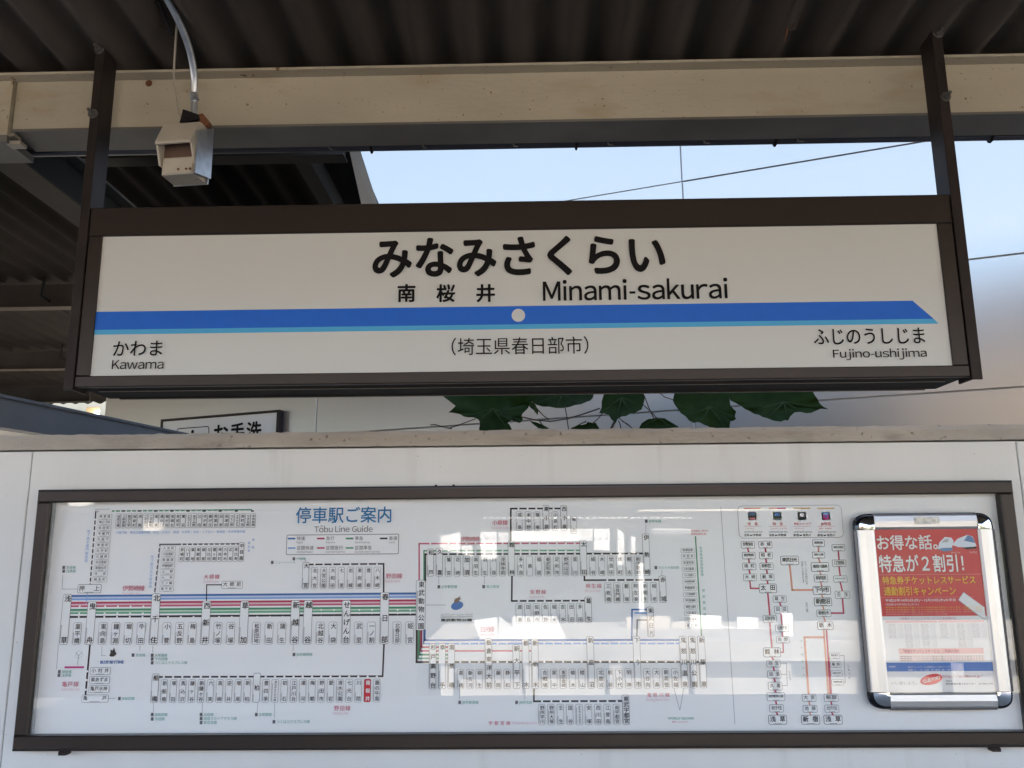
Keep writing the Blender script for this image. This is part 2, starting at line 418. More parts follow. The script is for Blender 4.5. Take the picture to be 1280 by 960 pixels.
# ================================================================== STATION NAME SIGN
YS = 1.90
sign = empty('station_name_sign', (0, YS, 1.9), 'long hanging station name board with blue stripe and large black hiragana', 'sign')
sx0, sx1 = -1.054, 1.0115; sz1, sz0 = 1.5+.8259, 1.5+.3813
ix0, ix1 = -1.0205, .9758; iz1, iz0 = 1.5+.7531, 1.5+.4086
part('case', sign, [((sx0, YS+.006, sz0+.004), (sx1, YS+.165, sz1-.002))], M['black'])
part('frame_rail', sign, [((sx0, YS-.004, iz1), (sx1, YS+.0055, sz1))], M['bronze'], .0025)
part('frame_rail', sign, [((sx0, YS-.004, sz0), (sx1, YS+.0055, iz0))], M['bronze'], .0025)
part('frame_rail', sign, [((sx0+.001, YS-.003, iz0+.0006), (ix0, YS+.0055, iz1-.0006))], M['bronze'], .0015)
part('frame_rail', sign, [((ix1, YS-.003, iz0+.0006), (sx1-.001, YS+.0055, iz1-.0006))], M['bronze'], .0015)
part('face_panel', sign, [((ix0, YS+.002, iz0), (ix1, YS+.0053, iz1))], M['acrylic'])
# grooved underside ribs
part('bottom_rib', sign, [((sx0+.03, YS+.05, sz0+.0005), (sx1-.03, YS+.058, sz0+.0045)), ((sx0+.03, YS+.155, sz0+.0005), (sx1-.03, YS+.1645, sz0+.0045))], M['bronze'])
_cu.resolution_u = 8
pr = Print(YS+.0018, .0003)
def on(u, v): return pr.pt(u, v)
zt = on(640, 382.7)[1]; zm = on(640, 405.5)[1]; zl = on(640, 411.6)[1]
xr = on(1140.5, 375)[0]; xm = on(1167, 398)[0]; xl = on(1173, 403)[0]
pr.poly([(ix0, zm), (xm, zm), (xr, zt), (ix0, zt)], M['signblue'], 1)
pr.poly([(ix0, zl), (xl, zl), (xm, zm), (ix0, zm)], M['signcyan'], 1)
c = on(648, 394.2); pr.ell(c[0], c[1], .0158, .0158, M['acrylic'], 2, 40)
pr.P_ink('みなみさくらい', 466.2, 295.9, 831.4, 345.4, M['ink'], .034)
for chx, u0, u1 in (('南', 497, 519.4), ('桜', 545.6, 569), ('井', 595.4, 618.8)):
    pr.P_ink(chx, u0, 355.5, u1, 378, M['ink'], .028)
P_lat(pr, 'Minami-sakurai', 678.5, 348.8, 909.5, 375.2, M['ink'], .014)
pr.P_ink('（埼玉県春日部市）', 564.5, 421.5, 735.5, 443.5, M['ink'], 0)
pr.P_ink('かわま', 142, 426.5, 203.5, 445, M['ink'], .008)
P_lat(pr, 'Kawama', 140.5, 450, 205, 461.5, M['ink'], .004)
pr.P_ink('ふじのうしじま', 1016.5, 410.5, 1155.5, 430.5, M['ink'], .008)
P_lat(pr, 'Fujino-ushijima', 1041, 436, 1158, 450, M['ink'], .004)
pr.b.build('lettering', sign)
_cu.resolution_u = 2
# hanging bars (angle section) with bolts
def bar(xa, xb, inner):
    """xa..xb front flange; inner: x of side web"""
    zt_ = at(1150 if xa > 0 else 132, 18 if xa > 0 else 38, YS-.002).z
    b = MB()
    z0 = sz0-.006
    b.box((xa, YS-.006, z0), (xb, YS+.001, zt_), M['bronze_dark'], .001)
    wx0, wx1 = (xa, xa+.006) if inner < 0 else (xb-.006, xb)
    b.box((wx0, YS+.0012, z0+.0005), (wx1, YS+.056, zt_-.0005), M['bronze_dark'])
    o = b.build('hanging_bar', sign)
    return zt_
for side in (-1, 1):
    if side < 0: xa, xb = sx0-.024, sx0-.0015
    else: xa, xb = sx1+.0015, sx1+.026
    bar(xa, xb, -1 if side > 0 else 1)
    for (u, v) in (((123, 63), (118, 143)) if side < 0 else ((1161, 43), (1172, 122))):
        q = at(u, v, YS-.004); x = (xa+xb)/2+side*.003
        b = MB()
        b.prism([(x+.0125*cos(a*pi/8), q.z+.0125*sin(a*pi/8)) for a in range(16)], 'y', YS-.0085, YS-.0055, M['boltgrey'])
        b.prism([(x+.0085*cos(a*pi/3), q.z+.0085*sin(a*pi/3)) for a in range(6)], 'y', YS-.015, YS-.0086, M['boltgrey'])
        b.tube([(x, YS-.03, q.z), (x, YS-.0151, q.z)], .0045, M['boltgrey'], 8)
        b.build('bolt', sign)

# ================================================================== ROUTE MAP BOARD
YM = 2.30
board = empty('route_map_board', (0, YM, 1.3), 'wide bronze framed railway line guide map under glass on the white wall', 'map board')
mo0, mo1, moT, moB = -1.3349, 1.2892, 1.5+.1746, 1.5-.4954       # outer
mi0, mi1, miT, miB = -1.2958, 1.2544, 1.5+.1399, 1.5-.4570       # visible sheet
yfm = YM-.028
def rail(nm, a, b_): part(nm, board, [(a, b_)], M['bronze'], .003)
rail('frame_rail', (mo0, yfm, miT), (mo1, YM+.008, moT-.004)); rail('frame_rail', (mo0, yfm, moB+.006), (mo1, YM+.008, miB))
rail('frame_rail', (mo0, yfm+.0004, miB+.0005), (mi0-.004, YM+.008, miT-.0005)); rail('frame_rail', (mi1, yfm+.0004, miB+.0005), (mo1, YM+.008, miT-.0005))
for a, b_ in (((mo0-.003, yfm+.008, moT-.0038), (mo1+.003, YM+.009, moT)), ((mo0-.003, yfm+.008, moB), (mo1+.003, YM+.009, moB+.0058))):
    part('frame_lip', board, [(a, b_)], M['bronze_dark'])
part('inner_bead', board, [((mi0-.0038, YM-.012, miB+.001), (mi0-.0002, YM+.003, miT-.001))], M['galv'])
part('map_sheet', board, [((mi0-.003, YM, miB-.003), (mi1+.003, YM+.006, miT+.003))], M['sheet'])
part('glass_pane', board, [((mi0-.0036, YM-.0165, miB-.002), (mi1-.0002, YM-.0135, miT+.002))], M['glass'])
for u, v in ((545, 607), (567, 607.5)):
    a = at(u, v, YM-.01); b = MB(); b.tube([(a.x, YM-.012, moT+.001), (a.x, YM-.002, moT+.001)], .0035, M['bronze_dark'], 8); b.build('screw', board)
for u in (79, 1245):
    a = at(u, 935, YM-.02)
    part('latch', board, [((a.x-.010, YM-.024, moB-.010), (a.x+.010, YM+.002, moB-.0005))], M['bronze_dark'])
# ------------------------------------------------------------------ the printed railway map
def pm(name, c): M[name] = mat(name, c, .5, 0, .3); return M[name]
WH = pm('p_white', (.86, .865, .865)); BK = pm('p_black', (.02, .018, .022)); DG = M['p_dkgrey'] = pm('p_dark_grey', (.12, .12, .13))
LG = pm('p_light_grey', (.30, .30, .31))
BL = pm('p_blue', (.045, .15, .42)); LB = pm('p_light_blue', (.22, .38, .70)); PB = pm('p_pale_blue', (.50, .62, .78))
CR = pm('p_crimson', (.46, .03, .10)); RD = pm('p_rose', (.56, .10, .17)); PP = pm('p_pale_rose', (.74, .48, .53))
GR = pm('p_green', (.06, .27, .14)); G2 = pm('p_mid_green', (.13, .38, .22)); PG = pm('p_pale_green', (.50, .68, .55))
TE = pm('p_teal', (.07, .35, .27)); TB = pm('p_title_blue', (.03, .19, .40)); SR = pm('p_signal_red', (.60, .01, .03))
SA = pm('p_salmon', (.74, .32, .22)); OR = pm('p_ochre', (.66, .42, .16)); MG = pm('p_magenta', (.50, .02, .20)); RT_ = pm('p_line_red', (.55, .06, .13))
mp = Print(YM)
PX = .00222
def z_at(u, v): return mp.pt(u, v)[1]
def x_at(u, v): return mp.pt(u, v)[0]
def pl(pts, t, m, lay=1): mp.line([mp.pt(*p) for p in pts], t*PX, m, lay)
def hline(u0, u1, v, t, m, lay=2):
    (a, z), (b_, _) = mp.pt(u0, v), mp.pt(u1, v); zc = z
    mp.rect(a, zc-t*PX/2, b_, zc+t*PX/2, m, lay)
def vbox(uc, v0, v1, name, w=10.2, vref=None, em=None, tall=False, fill=None, ink=None, bold=.014, rom=True):
    """upright station name plate: uc measured near v1"""
    x = x_at(uc, v1-4); z1 = z_at(uc, v0); z0 = z_at(uc, v1); W = w*PX
    mp.rbox(x-W/2, z0, x+W/2, z1, .00075*(1.35 if tall else 1), DG, fill or WH, W*.22)
    e = min((em or .68)*W, (z1-z0-.004)/max(1, len(name)))
    mp.vtxt(name, x+W*.08, z1-.003, z0+.003, e, ink or BK, bold)
    if rom and not ink:      # the tiny roman name beside the characters reads as a grey thread
        mp.rect(x-W*.40, z0+.004, x-W*.33, z0+.004+(z1-z0)*min(.75, .13*len(name)+.1), LG, 7)
def hbox(u0, v0, u1, v1, name, big=False, t=.0009, k=.62, m=None):
    a, z0, b_, z1 = mp.P_box(u0, v0, u1, v1, t*(1.4 if big else 1))
    h = z1-z0; e = min(h*k, (b_-a-.003)/max(1, len(name)))
    mp.htxt(name, a+.004, b_-.004, (z0+z1)/2+h*.09, e, m or BK, .026 if big else .012)
    mp.rect(a+(b_-a)*.3, z0+h*.08, b_-(b_-a)*.3, z0+h*.14, LG, 7)
def red(name, rom, u0, v0, u1, v1, below=True):
    mp.htxt(name, *(lambda p, q: (p[0], q[0], (p[1])))(mp.pt(u0, (v0+v1)/2), mp.pt(u1, (v0+v1)/2)), (z_at(u0, v0)-z_at(u0, v1))*1.0, RD, .006)
    if below and rom: 
        v, f, bb = latin(rom)
        x0 = mp.pt(u0-1, v1+5)[0]; x1 = mp.pt(u1+1, v1+5)[0]; z = z_at(u0, v1+4.5)
        s = min((x1-x0)/(bb[2]-bb[0]), .0085)
        mp.b.add([(x0+p[0]*s, mp.y-(7+lz(p))*mp.st, z+p[1]*s*1.1) for p in v], f, PP)
def small(txt, u, v, m=TE, em=3.9, mark=True):
    x, z = mp.pt(u, v)
    if mark: mp.rect(x, z-1.9*PX, x+3.2*PX, z+1.9*PX, DG, 6)
    mp.flow(txt, x+4.8*PX, z, em*PX, m)
def row(names, u0, u1, v0, v1, tall={}, w=10.2, red_=None, vl=None, skip=(), vslope=0, **k):
    n = len(names)
    for i, nm in enumerate(names):
        t = i/(n-1); u = u0+(u1-u0)*t; dv = vslope*t
        tl = nm in tall
        if nm in skip: continue
        vbox(u, (tall[nm] if tl else v0)+dv, v1+dv, nm, w*(1.05 if tl else 1), em=(.76 if tl else .68), tall=tl,
             fill=SR if nm == red_ else None, ink=WH if nm == red_ else None, bold=.022 if tl or nm == red_ else .014, **k)
def dots(us, v, r=1.0, lay=3, sl=0):
    for u in us:
        x, z = mp.pt(u, v+sl*u); mp.ell(x, z, r*PX, r*PX, WH, lay, 10)
def ul(u0, u1, n): return [u0+(u1-u0)*i/(n-1) for i in range(n)]

# --- main line: bands of service lines
main = ['浅草', '業平橋', '曳舟', '東向島', '鐘ヶ淵', '堀切', '牛田', '北千住', '小菅', '五反野', '梅島', '西新井', '竹ノ塚', '谷塚', '草加', '松原団地', '新田', '蒲生', '新越谷', '越谷', '北越谷', '大袋', 'せんげん台', '武里', '一ノ割', '春日部', '北春日部', '姫宮']
for k, (v, m, t) in enumerate(((745, BL, 2.3), (749.4, LB, 2), (753.6, CR, 2.3), (758, RD, 2), (762.4, GR, 2.3), (766.6, G2, 2), (771.2, BK, 2.4))):
    hline(84, 524, v, t, m, 2)
for v, m in ((747.2, PB), (755.8, PP), (764.5, PG)): hline(84, 524, v, 2.4, m, 1)
US = ul(79.5, 511.9, 28); talls = {'浅草': 742.5, '曳舟': 752, '北千住': 742, '西新井': 751.5, '草加': 751.5, '新越谷': 751, '越谷': 751, 'せんげん台': 751, '春日部': 741}
loc = [u for u, nm in zip(US, main) if nm not in talls]
def up_u(u, v, vref=802): return mp.pt(u, vref)[0]
for u in loc:
    X = mp.pt(u, 802)[0]+.001
    for v in ((771.2,) + ((766.6, 758) if u < 185 else ()) + ((762.4, 766.6) if u > 390 else ())):
        z = z_at(u, v); mp.ell(X, z+(.0002 if 1 else 0), 1.15*PX, 1.15*PX, WH, 3, 10)
row(main, 79.5, 511.9, 778, 806, talls, vslope=-.9)
vbox(525.5, 725, 788, '東武動物公園', 11.5, em=.66, tall=True, bold=.014)
# --- Kameido branch
pl([(112.5, 806), (107, 868)], 2.2, BK)
for u, v in ((109.3, 839), (108.4, 850), (107.4, 862)): dots([u], v, 1.3)
hbox(113, 834, 138.5, 843.5, '小村井'); hbox(112, 845.3, 137.5, 854.8, '東あずま'); hbox(111.3, 856.6, 136.8, 866, '亀戸水神'); hbox(102.5, 868.3, 135.8, 878, '亀 戸')
red('亀戸線', 'Kameido Line', 78, 851.5, 99, 858.5)
small('JR総武線', 148, 873); pl([(136, 873), (144, 873)], .5, LG)
small('銀座線', 73, 839.5); small('浅草線', 72.5, 844)
pl([(73, 806), (70.8, 836)], .5, LG)
x, z = mp.pt(93, 834); mp.rect(x-11.5*PX, z-1.1*PX, x+12*PX, z+1.1*PX, MG, 5)
pl([(97, 831), (98.3, 820), (95.5, 816)], .6, LG); pl([(98.3, 820), (102.5, 815)], .5, LG)
for i in range(9):
    a = i*2*pi/9; x, z = mp.pt(99, 818); mp.ell(x+.009*cos(a), z+.009*sin(a), .0011, .0011, LG, 4, 8)
# museum mark and arrow
pl([(127.5, 808), (127.2, 819.5), (132, 819.5)], .5, LG)
x, z = mp.pt(141.5, 815); mp.poly([(x-.009, z-.009), (x-.004, z-.012), (x+.004, z-.011), (x+.010, z-.004), (x+.006, z+.001), (x+.002, z+.012), (x-.001, z+.004), (x-.008, z+.006), (x-.006, z)], BK, 4)
mp.P_ink('BLUE SKYTIME', 126, 825.5, 155, 829.5, BL, .03)
for (t, u, v) in (('京成線', 165, 818.8), ('JR常磐線', 189, 819), ('千代田線', 189, 823.6), ('つくばエクスプレス線', 189, 828.4), ('JR武蔵野線', 366, 818)): small(t, u, v)
for a in (((175, 807), (175, 814)), ((191.2, 807), (191, 816)), ((366.5, 806), (366.5, 814))): pl(a, .5, LG)
# --- Oshiage and the subway column
row1 = ['表参道', '青山一丁目', '永田町', '半蔵門', '九段下', '神保町', '大手町', '三越前', '水天宮前', '清澄白河', '住　吉', '錦糸町']
pl([(119.8, 640), (112.7, 731)], 1.6, BK)
for i, nm in enumerate(row1):
    v = 646+i*7.15; t = i/11
    hbox(123-6.8*t, v-3.1, 140.3-6.3*t, v+3.2, nm, k=.6, t=.0005)
    dots([119.1-6.3*t], v+3.5, 1.15)
hline(118.5, 137.5, 636.6, .5, LG); small('渋谷', 114, 639.3, DG, 3, False)
row2 = ['池尻大橋', '三軒茶屋', '駒沢大学', '桜新町', '用賀', '二子玉川', '二子新地', '高津', '溝の口', '梶が谷', '宮崎台', '宮前平', '鷺沼', 'たまプラザ', 'あざみ野', '江田', '市が尾', '藤が丘', '青葉台', '田奈', '長津田', 'つくし野', 'すずかけ台', '南町田', 'つきみ野', '中央林間']
hline(140, 315, 638.8, 1.7, GR); 
for i in range(26):
    if i % 3 == 1: hline(146+i*6.7, 150+i*6.7, 638.8, 1.7, BK, 3)
dots([144.3+i*6.75 for i in range(26)], 638.8, 1.0, 4)
row(row2, 147.5, 316.3, 642.2, 660.2, w=6.2, rom=False, vslope=-.6)
x, z = mp.pt(145, 665.8); mp.flow('半蔵門線・東急田園都市線　平日・土休日　直通　大手町・渋谷・二子玉川・長津田・中央林間方面', x, z, 3.55*PX, LB)
xx, zz_ = mp.pt(110.5, 662); mp.vtxt('地下鉄半蔵門線直通', mp.pt(109.8, 682)[0], zz_, z_at(108, 703), 4.2*PX, LB)
for i, t in enumerate(('京成線', '浅草線')): small(t, 78.5, 709.3+i*4.6)
pl([(78.6, 719), (77.8, 736.3), (97, 736.3)], .5, LG)
a, z0, b_, z1 = mp.P_box(97.3, 730.2, 127, 741.5, .0012)
mp.htxt('押上', a+.004, b_-.004, (z0+z1)/2+.001, .016, BK, .01); mp.rect(a+.02, z0+.0015, b_-.02, z0+.003, LG, 7)
pl([(109.3, 742), (108, 754)], 1, LB, 3)
red('伊勢崎線', 'Isesaki Line', 153.5, 731.5, 181.5, 739)
# --- Hibiya branch
pl([(302, 679.8), (200, 680.6), (193.3, 742)], 1.9, DG)
for i in range(9): 
    dots([199.4-.78*i], 685+i*7.1-1, 1)
dots([227.5+i*6.75 for i in range(11)], 680.3, 1.0, 4)
row3 = ['人形町', '小伝馬町', '秋葉原', '仲御徒町', '上　野', '入　谷', '三ノ輪', '南千住']
for i, nm in enumerate(row3):
    v = 685.8+i*7.25; t = i/7
    hbox(202.5-2.8*t, v-3.1, 219.8-2.8*t, v+3.1, nm, k=.6, t=.0005)
row(['茅場町', '八丁堀', '築地', '東銀座', '銀座', '日比谷', '霞ヶ関', '神谷町', '六本木', '広尾', '恵比寿', '中目黒'], 226.9, 301.3, 683.6, 702.2, {'中目黒': 678.5}, w=6.4, rom=False, vslope=-.4)
mp.vtxt('地下鉄日比谷線直通', mp.pt(189.5, 715)[0], z_at(190, 694), z_at(190, 735), 3.9*PX, LB)
mp.vtxt('東急東', mp.pt(311.5, 684)[0], z_at(311, 677), z_at(311, 690), 3.4*PX, LB); mp.vtxt('横線', mp.pt(316.5, 684)[0], z_at(311, 673), z_at(311, 686), 3.4*PX, LB)
# Daishi branch
pl([(258.3, 751), (258.5, 731), (277, 731)], 1.3, BK, 3); hbox(277.3, 726.2, 303.5, 735.8, '大師前'); red('大師線', 'Daishi Line', 255, 717.8, 275, 724)
# --- title and key
mp.P_ink('停車駅ご案内', 370.2, 633.6, 489.3, 653.8, TB, .012)
P_lat(mp, 'Tobu Line Guide', 393, 657.2, 466, 665.2, DG); x, z = mp.pt(402.6, 657.6); mp.rect(x-.0045, z-.0006, x+.0045, z+.0008, DG, 7)
mp.P_box(358, 667.8, 498.8, 693.3, .0022, M['p_light_grey'], WH, .004)
for (c, nm, rm, u, v) in ((BL, '快速', 'Rapid', 360, 673.3), (CR, '急行', 'Express', 396.5, 673.2), (GR, '準急', 'Semi Express', 432.5, 673.2), (BK, '普通', 'Local', 475, 673.1),
                          (LB, '区間快速', 'Section Rapid', 360, 685.2), (RD, '区間急行', 'Section Express', 396.5, 685), (G2, '区間準急', 'Section Semi Express', 432.5, 685)):
    hline(u, u+9.5, v, 2, c, 6); x, z = mp.pt(u+11.2, v); mp.flow(nm, x, z+.0006, 5.2*PX, DG, .006)
    v_, f_, _ = latin(rm); mp.b.add([(x+p[0]*.0062, mp.y-(7+lz(p))*mp.st, z-.0125+p[1]*.0066) for p in v_], f_, DG)
# --- Noda branch (upper)
pl([(386, 705.6), (479.6, 704.8), (479.6, 741)], 1.9, BK)
dots(ul(393.4, 471.3, 8), 705.2, 1.2)
row(['大宮', '北大宮', '大宮公園', '大和田', '七里', '岩槻', '東岩槻', '豊春', '八木崎'], 381.6, 471.2, 709, 736.2, {'大宮': 702.5}, w=7.8, vslope=-.4)
small('川越線', 366, 698.5, TE, 3.6); small('ニューシャトル', 339, 703, TE, 3.6); pl([(371, 698), (382, 698), (382, 702)], .5, LG)
red('野田線', 'Noda Line', 482.5, 716.5, 503, 723.5)
pl([(480, 806), (478.3, 845.2), (196, 846.2)], 2.0, BK)
noda = ['船橋', '新船橋', '塚田', '馬込沢', '鎌ヶ谷', '新鎌ヶ谷', '六実', '高柳', '逆井', '増尾', '新柏', '柏', '豊四季', '流山おおたかの森', '初石', '江戸川台', '運河', '梅郷', '野田市', '愛宕', '清水公園', '七光台', '川間', '南桜井', '藤の牛島']
UN = ul(192.8, 470.6, 25)
dots([u+.6 for i, u in enumerate(UN) if i not in (0, 11)], 846.2, 1.35, 3, -.0012*1)
row(noda, 192.8, 470.6, 849.4, 878.5, {'船橋': 842, '柏': 841.5}, w=8.2, red_='南桜井', vslope=-.9)
red('野田線', 'Noda Line', 417.5, 881.5, 438.5, 888.5)
for (t, u, v) in (('JR総武線', 189, 893), ('京成線', 189, 898.5), ('北総線', 250, 893), ('成田スカイアクセス線', 250, 898), ('新京成線', 250, 903), ('JR常磐線', 319, 893), ('つくばエクスプレス線', 341, 902)): small(t, u, v)
for a in (((192, 879), (191.5, 890)), ((253, 879), (252.7, 890)), ((322, 879), (321.5, 890)), ((343.5, 879), (343, 898))): pl(a, .5, LG)
# --- Isesaki line beyond the zoo station
for u, m in ((523, PP), (526.5, PP)): pass
pl([(524, 726), (524, 679.5), (724, 679)], 1.8, RD); pl([(530, 726), (530, 688.5), (724, 688)], 1.8, G2); pl([(531.5, 726), (531.5, 692.8), (810, 691.8)], 2.2, BK)
ise = ['和戸', '久喜', '鷲宮', '花崎', '加須', '南羽生', '羽生', '川俣', '茂林寺前', '館林', '多々良', '県', '福居', '東武和泉', '足利市', '野州山辺', '韮川', '太田', '細谷', '木崎', '世良田', '境町', '剛志', '新伊勢崎', '伊勢崎']
UI = ul(537.8, 808.6, 25)
for i, u in enumerate(UI[:-1]):
    if ise[i] in ('久喜', '館林', '太田'): continue
    dots([u+.2], 692.5-.003*i, 1.25)
    if u < 725: dots([u+.2], 688.4, 1.1); dots([u+.2], 679.4, 1.1)
row(ise, 537.8, 808.6, 695.3, 720.5, {'久喜': 685, '館林': 676.5, '太田': 676, '伊勢崎': 668, '和戸': 686, '加須': 695}, w=8, vslope=-.8)
red('伊勢崎線', 'Isesaki Line', 576, 670.5, 600, 677)
red('小泉線', 'Koizumi Line', 615, 650, 635, 656.8)
pl([(638.5, 677), (638.5, 635.8), (700, 635.6)], 2.0, BK)
dots([648, 659.5, 670.3, 692], 635.7, 1.2)
row(['成島', '本中野', '篠塚', '東小泉', '小泉町', '西小泉'], 649, 705, 639.5, 663.2, {'東小泉': 631.6, '西小泉': 631.6}, w=7.6)
vbox(717, 645, 667, '竜舞', 7.6)
pl([(640, 720), (639.7, 751.2), (731, 750.8)], 2.0, BK)
dots(ul(648.5, 724, 8), 751, 1.25)
row(['渡瀬', '田島', '佐野市', '佐野', '堀米', '吉水', '田沼', '多田', '葛生'], 649, 735.5, 754.3, 779, {'葛生': 746.5}, w=8, vslope=-.5)
red('佐野線', 'Sano Line', 662.5, 737, 682.5, 743)
pl([(730.5, 721), (730.5, 725.2), (824, 724.8)], 2.0, BK)
dots(ul(759, 816, 6), 725, 1.25)
row(['三枚橋', '治良門橋', '藪塚', '阿左美', '新桐生', '相老', '赤城'], 760, 828.8, 728.3, 753.6, {'赤城': 720}, w=8, vslope=-.4)
red('桐生線', 'Kiryu Line', 732, 729.3, 752, 735.5)
small('JR宇都宮線', 547, 733.5); small('秩父鉄道', 603, 733.3); small('JR両毛線', 806, 651.5); small('わたらせ渓谷線', 818, 709.5, TE, 3.5)
pl([(548.5, 721), (548.5, 730)], .5, LG); pl([(605.5, 721), (605.5, 730)], .5, LG); pl([(807.3, 655), (807.3, 668)], .5, LG); pl([(827.3, 713), (827.3, 720)], .5, LG)
# park mark
pl([(533, 756.3), (557, 756.3)], .6, LG); x, z = mp.pt(571.5, 757); mp.ell(x, z, .0165, .0105, BL, 4, 24, .25)
x, z = mp.pt(572, 750); mp.poly([(x-.010, z-.006), (x-.007, z+.003), (x+.001, z+.006), (x+.008, z+.011), (x+.005, z+.004), (x+.010, z+.005), (x+.003, z-.003), (x-.002, z-.008)], mat('p_brown', (.20, .11, .07)), 5)
mp.P_ink('ハイブリッド・レジャーランド', 551, 766.5, 591, 770.2, DG); hline(551, 591, 771.3, .5, DG); mp.P_ink('東武動物公園', 551, 773, 590, 776.8, BK, .02)
# --- Nikko line
bands = ((800.3, 531, BL, 2.2), (804.6, 529.8, LB, 1.9), (809, 527, CR, 2), (813.7, 526, RD, 1.9), (818.4, 524.3, GR, 2), (823, 523, G2, 1.9), (827.6, 521, BK, 2.4))
for v, u0, m, t in bands:
    ue = {800.3: 848, 804.6: 848, 809: 560, 813.7: 664, 818.4: 560, 823: 560, 827.6: 880}[v]
    pl([(u0, 788), (u0-.3, v), (ue, v-(ue-530)*.0011)], t, m)
nik = ['杉戸高野台', '幸手', '南栗橋', '栗橋', '新古河', '柳生', '板倉東洋大前', '藤岡', '静和', '新大平下', '栃木', '新栃木', '合戦場', '家中', '東武金崎', '楡木', '樅山', '新鹿沼', '北鹿沼', '板荷', '下小代', '明神', '下今市', '大谷向', '大桑', '新高徳', '小佐越', '鬼怒川温泉', '鬼怒川公園', '新藤原']
UK = ul(540.6, 879, 30)
nt_ = {'杉戸高野台': 804, '幸手': 804, '南栗橋': 804, '板倉東洋大前': 798, '新大平下': 806, '栃木': 799, '新栃木': 799, '新鹿沼': 796, '下今市': 796, '鬼怒川温泉': 796, '鬼怒川公園': 796, '新藤原': 796}
for i, u in enumerate(UK):
    if nik[i] in nt_: continue
    dots([u-.2], 827.6-i*.012, 1.3); dots([u-.4], 804.3-i*.01, 1.05)
row(nik, 540.6, 879, 836.5, 861.3, nt_, w=8.1, vslope=-1.2)
vbox(813.5, 758.5, 796, '東武日光', 8.2, em=.72, tall=True, bold=.01)
pl([(812, 762), (790, 762), (789.6, 799)], 1.9, BL); pl([(812, 766.2), (794, 766.2)], 1.9, LB); pl([(812, 775), (796.5, 775), (796, 797)], 1.5, DG)
red('日光線', 'Nikko Line', 600, 783, 618, 790); red('鬼怒川線', 'Kinugawa Line', 808.5, 865.5, 837, 871.5)
small('JR宇都宮線', 573, 877.8); small('JR両毛線', 644, 877.8); pl([(574.7, 862), (574.5, 874)], .5, LG); pl([(656.5, 862), (656, 874)], .5, LG)
red('宇都宮線', '', 610.5, 901, 638, 906.5); P_lat(mp, 'Utsunomiya Line', 640.5, 901.5, 671, 906, PP)
pl([(667.5, 862), (667.3, 876.6), (778, 876.2)], 2.1, BK); dots(ul(677.5, 771, 9), 876.4, 1.3)
row(['野州平川', '野州大塚', '壬生', '国谷', 'おもちゃのまち', '安塚', '西川田', '江曽島', '南宇都宮', '東武宇都宮'], 677.2, 782.6, 880, 906.2, {'東武宇都宮': 868.5}, w=8, vslope=-.2)
pl([(842.5, 861), (849.5, 887)], .6, LG); pl([(854.5, 861), (850, 887)], .6, LG)
mp.P_ink('WORLD SQUARE', 834.5, 896.2, 867, 899.6, TE, .02); mp.P_ink('東武ワールドスクウェア', 840, 900.8, 860, 903.4, RD, .01)
# --- Yagan column
ys = ['会津田島', '中荒井', '会津荒海', '山村道場', '七ヶ岳登山', '会津高原尾瀬', '男鹿高原', '上三依塩原', '中三依温泉', '湯西川温泉', '川治湯元', '川治温泉', '龍王峡']
pl([(869.3, 671), (877, 796)], 1.5, GR)
for i, nm in enumerate(ys):
    v = 688+i*7.85; t = i/12
    hbox(851+5.2*t, v-2.8, 867.8+5.4*t, v+2.9, nm, k=.6, t=.0006)
mp.vtxt('会津鉄道会津線直通', mp.pt(876.5, 700)[0], z_at(876, 683), z_at(876, 720), 3.6*PX, TE); mp.vtxt('野岩鉄道線', mp.pt(880, 755)[0], z_at(880, 736), z_at(880, 770), 3.6*PX, TE)
x, z = mp.pt(863.5, 663.5); mp.flow('会津若松・喜多方', x, z, 2.6*PX, SR); x, z = mp.pt(863.5, 667.6); mp.flow('会津鉄道線方面', x, z, 2.6*PX, SR)
pl([(901, 634), (918.6, 905)], .55, LG)
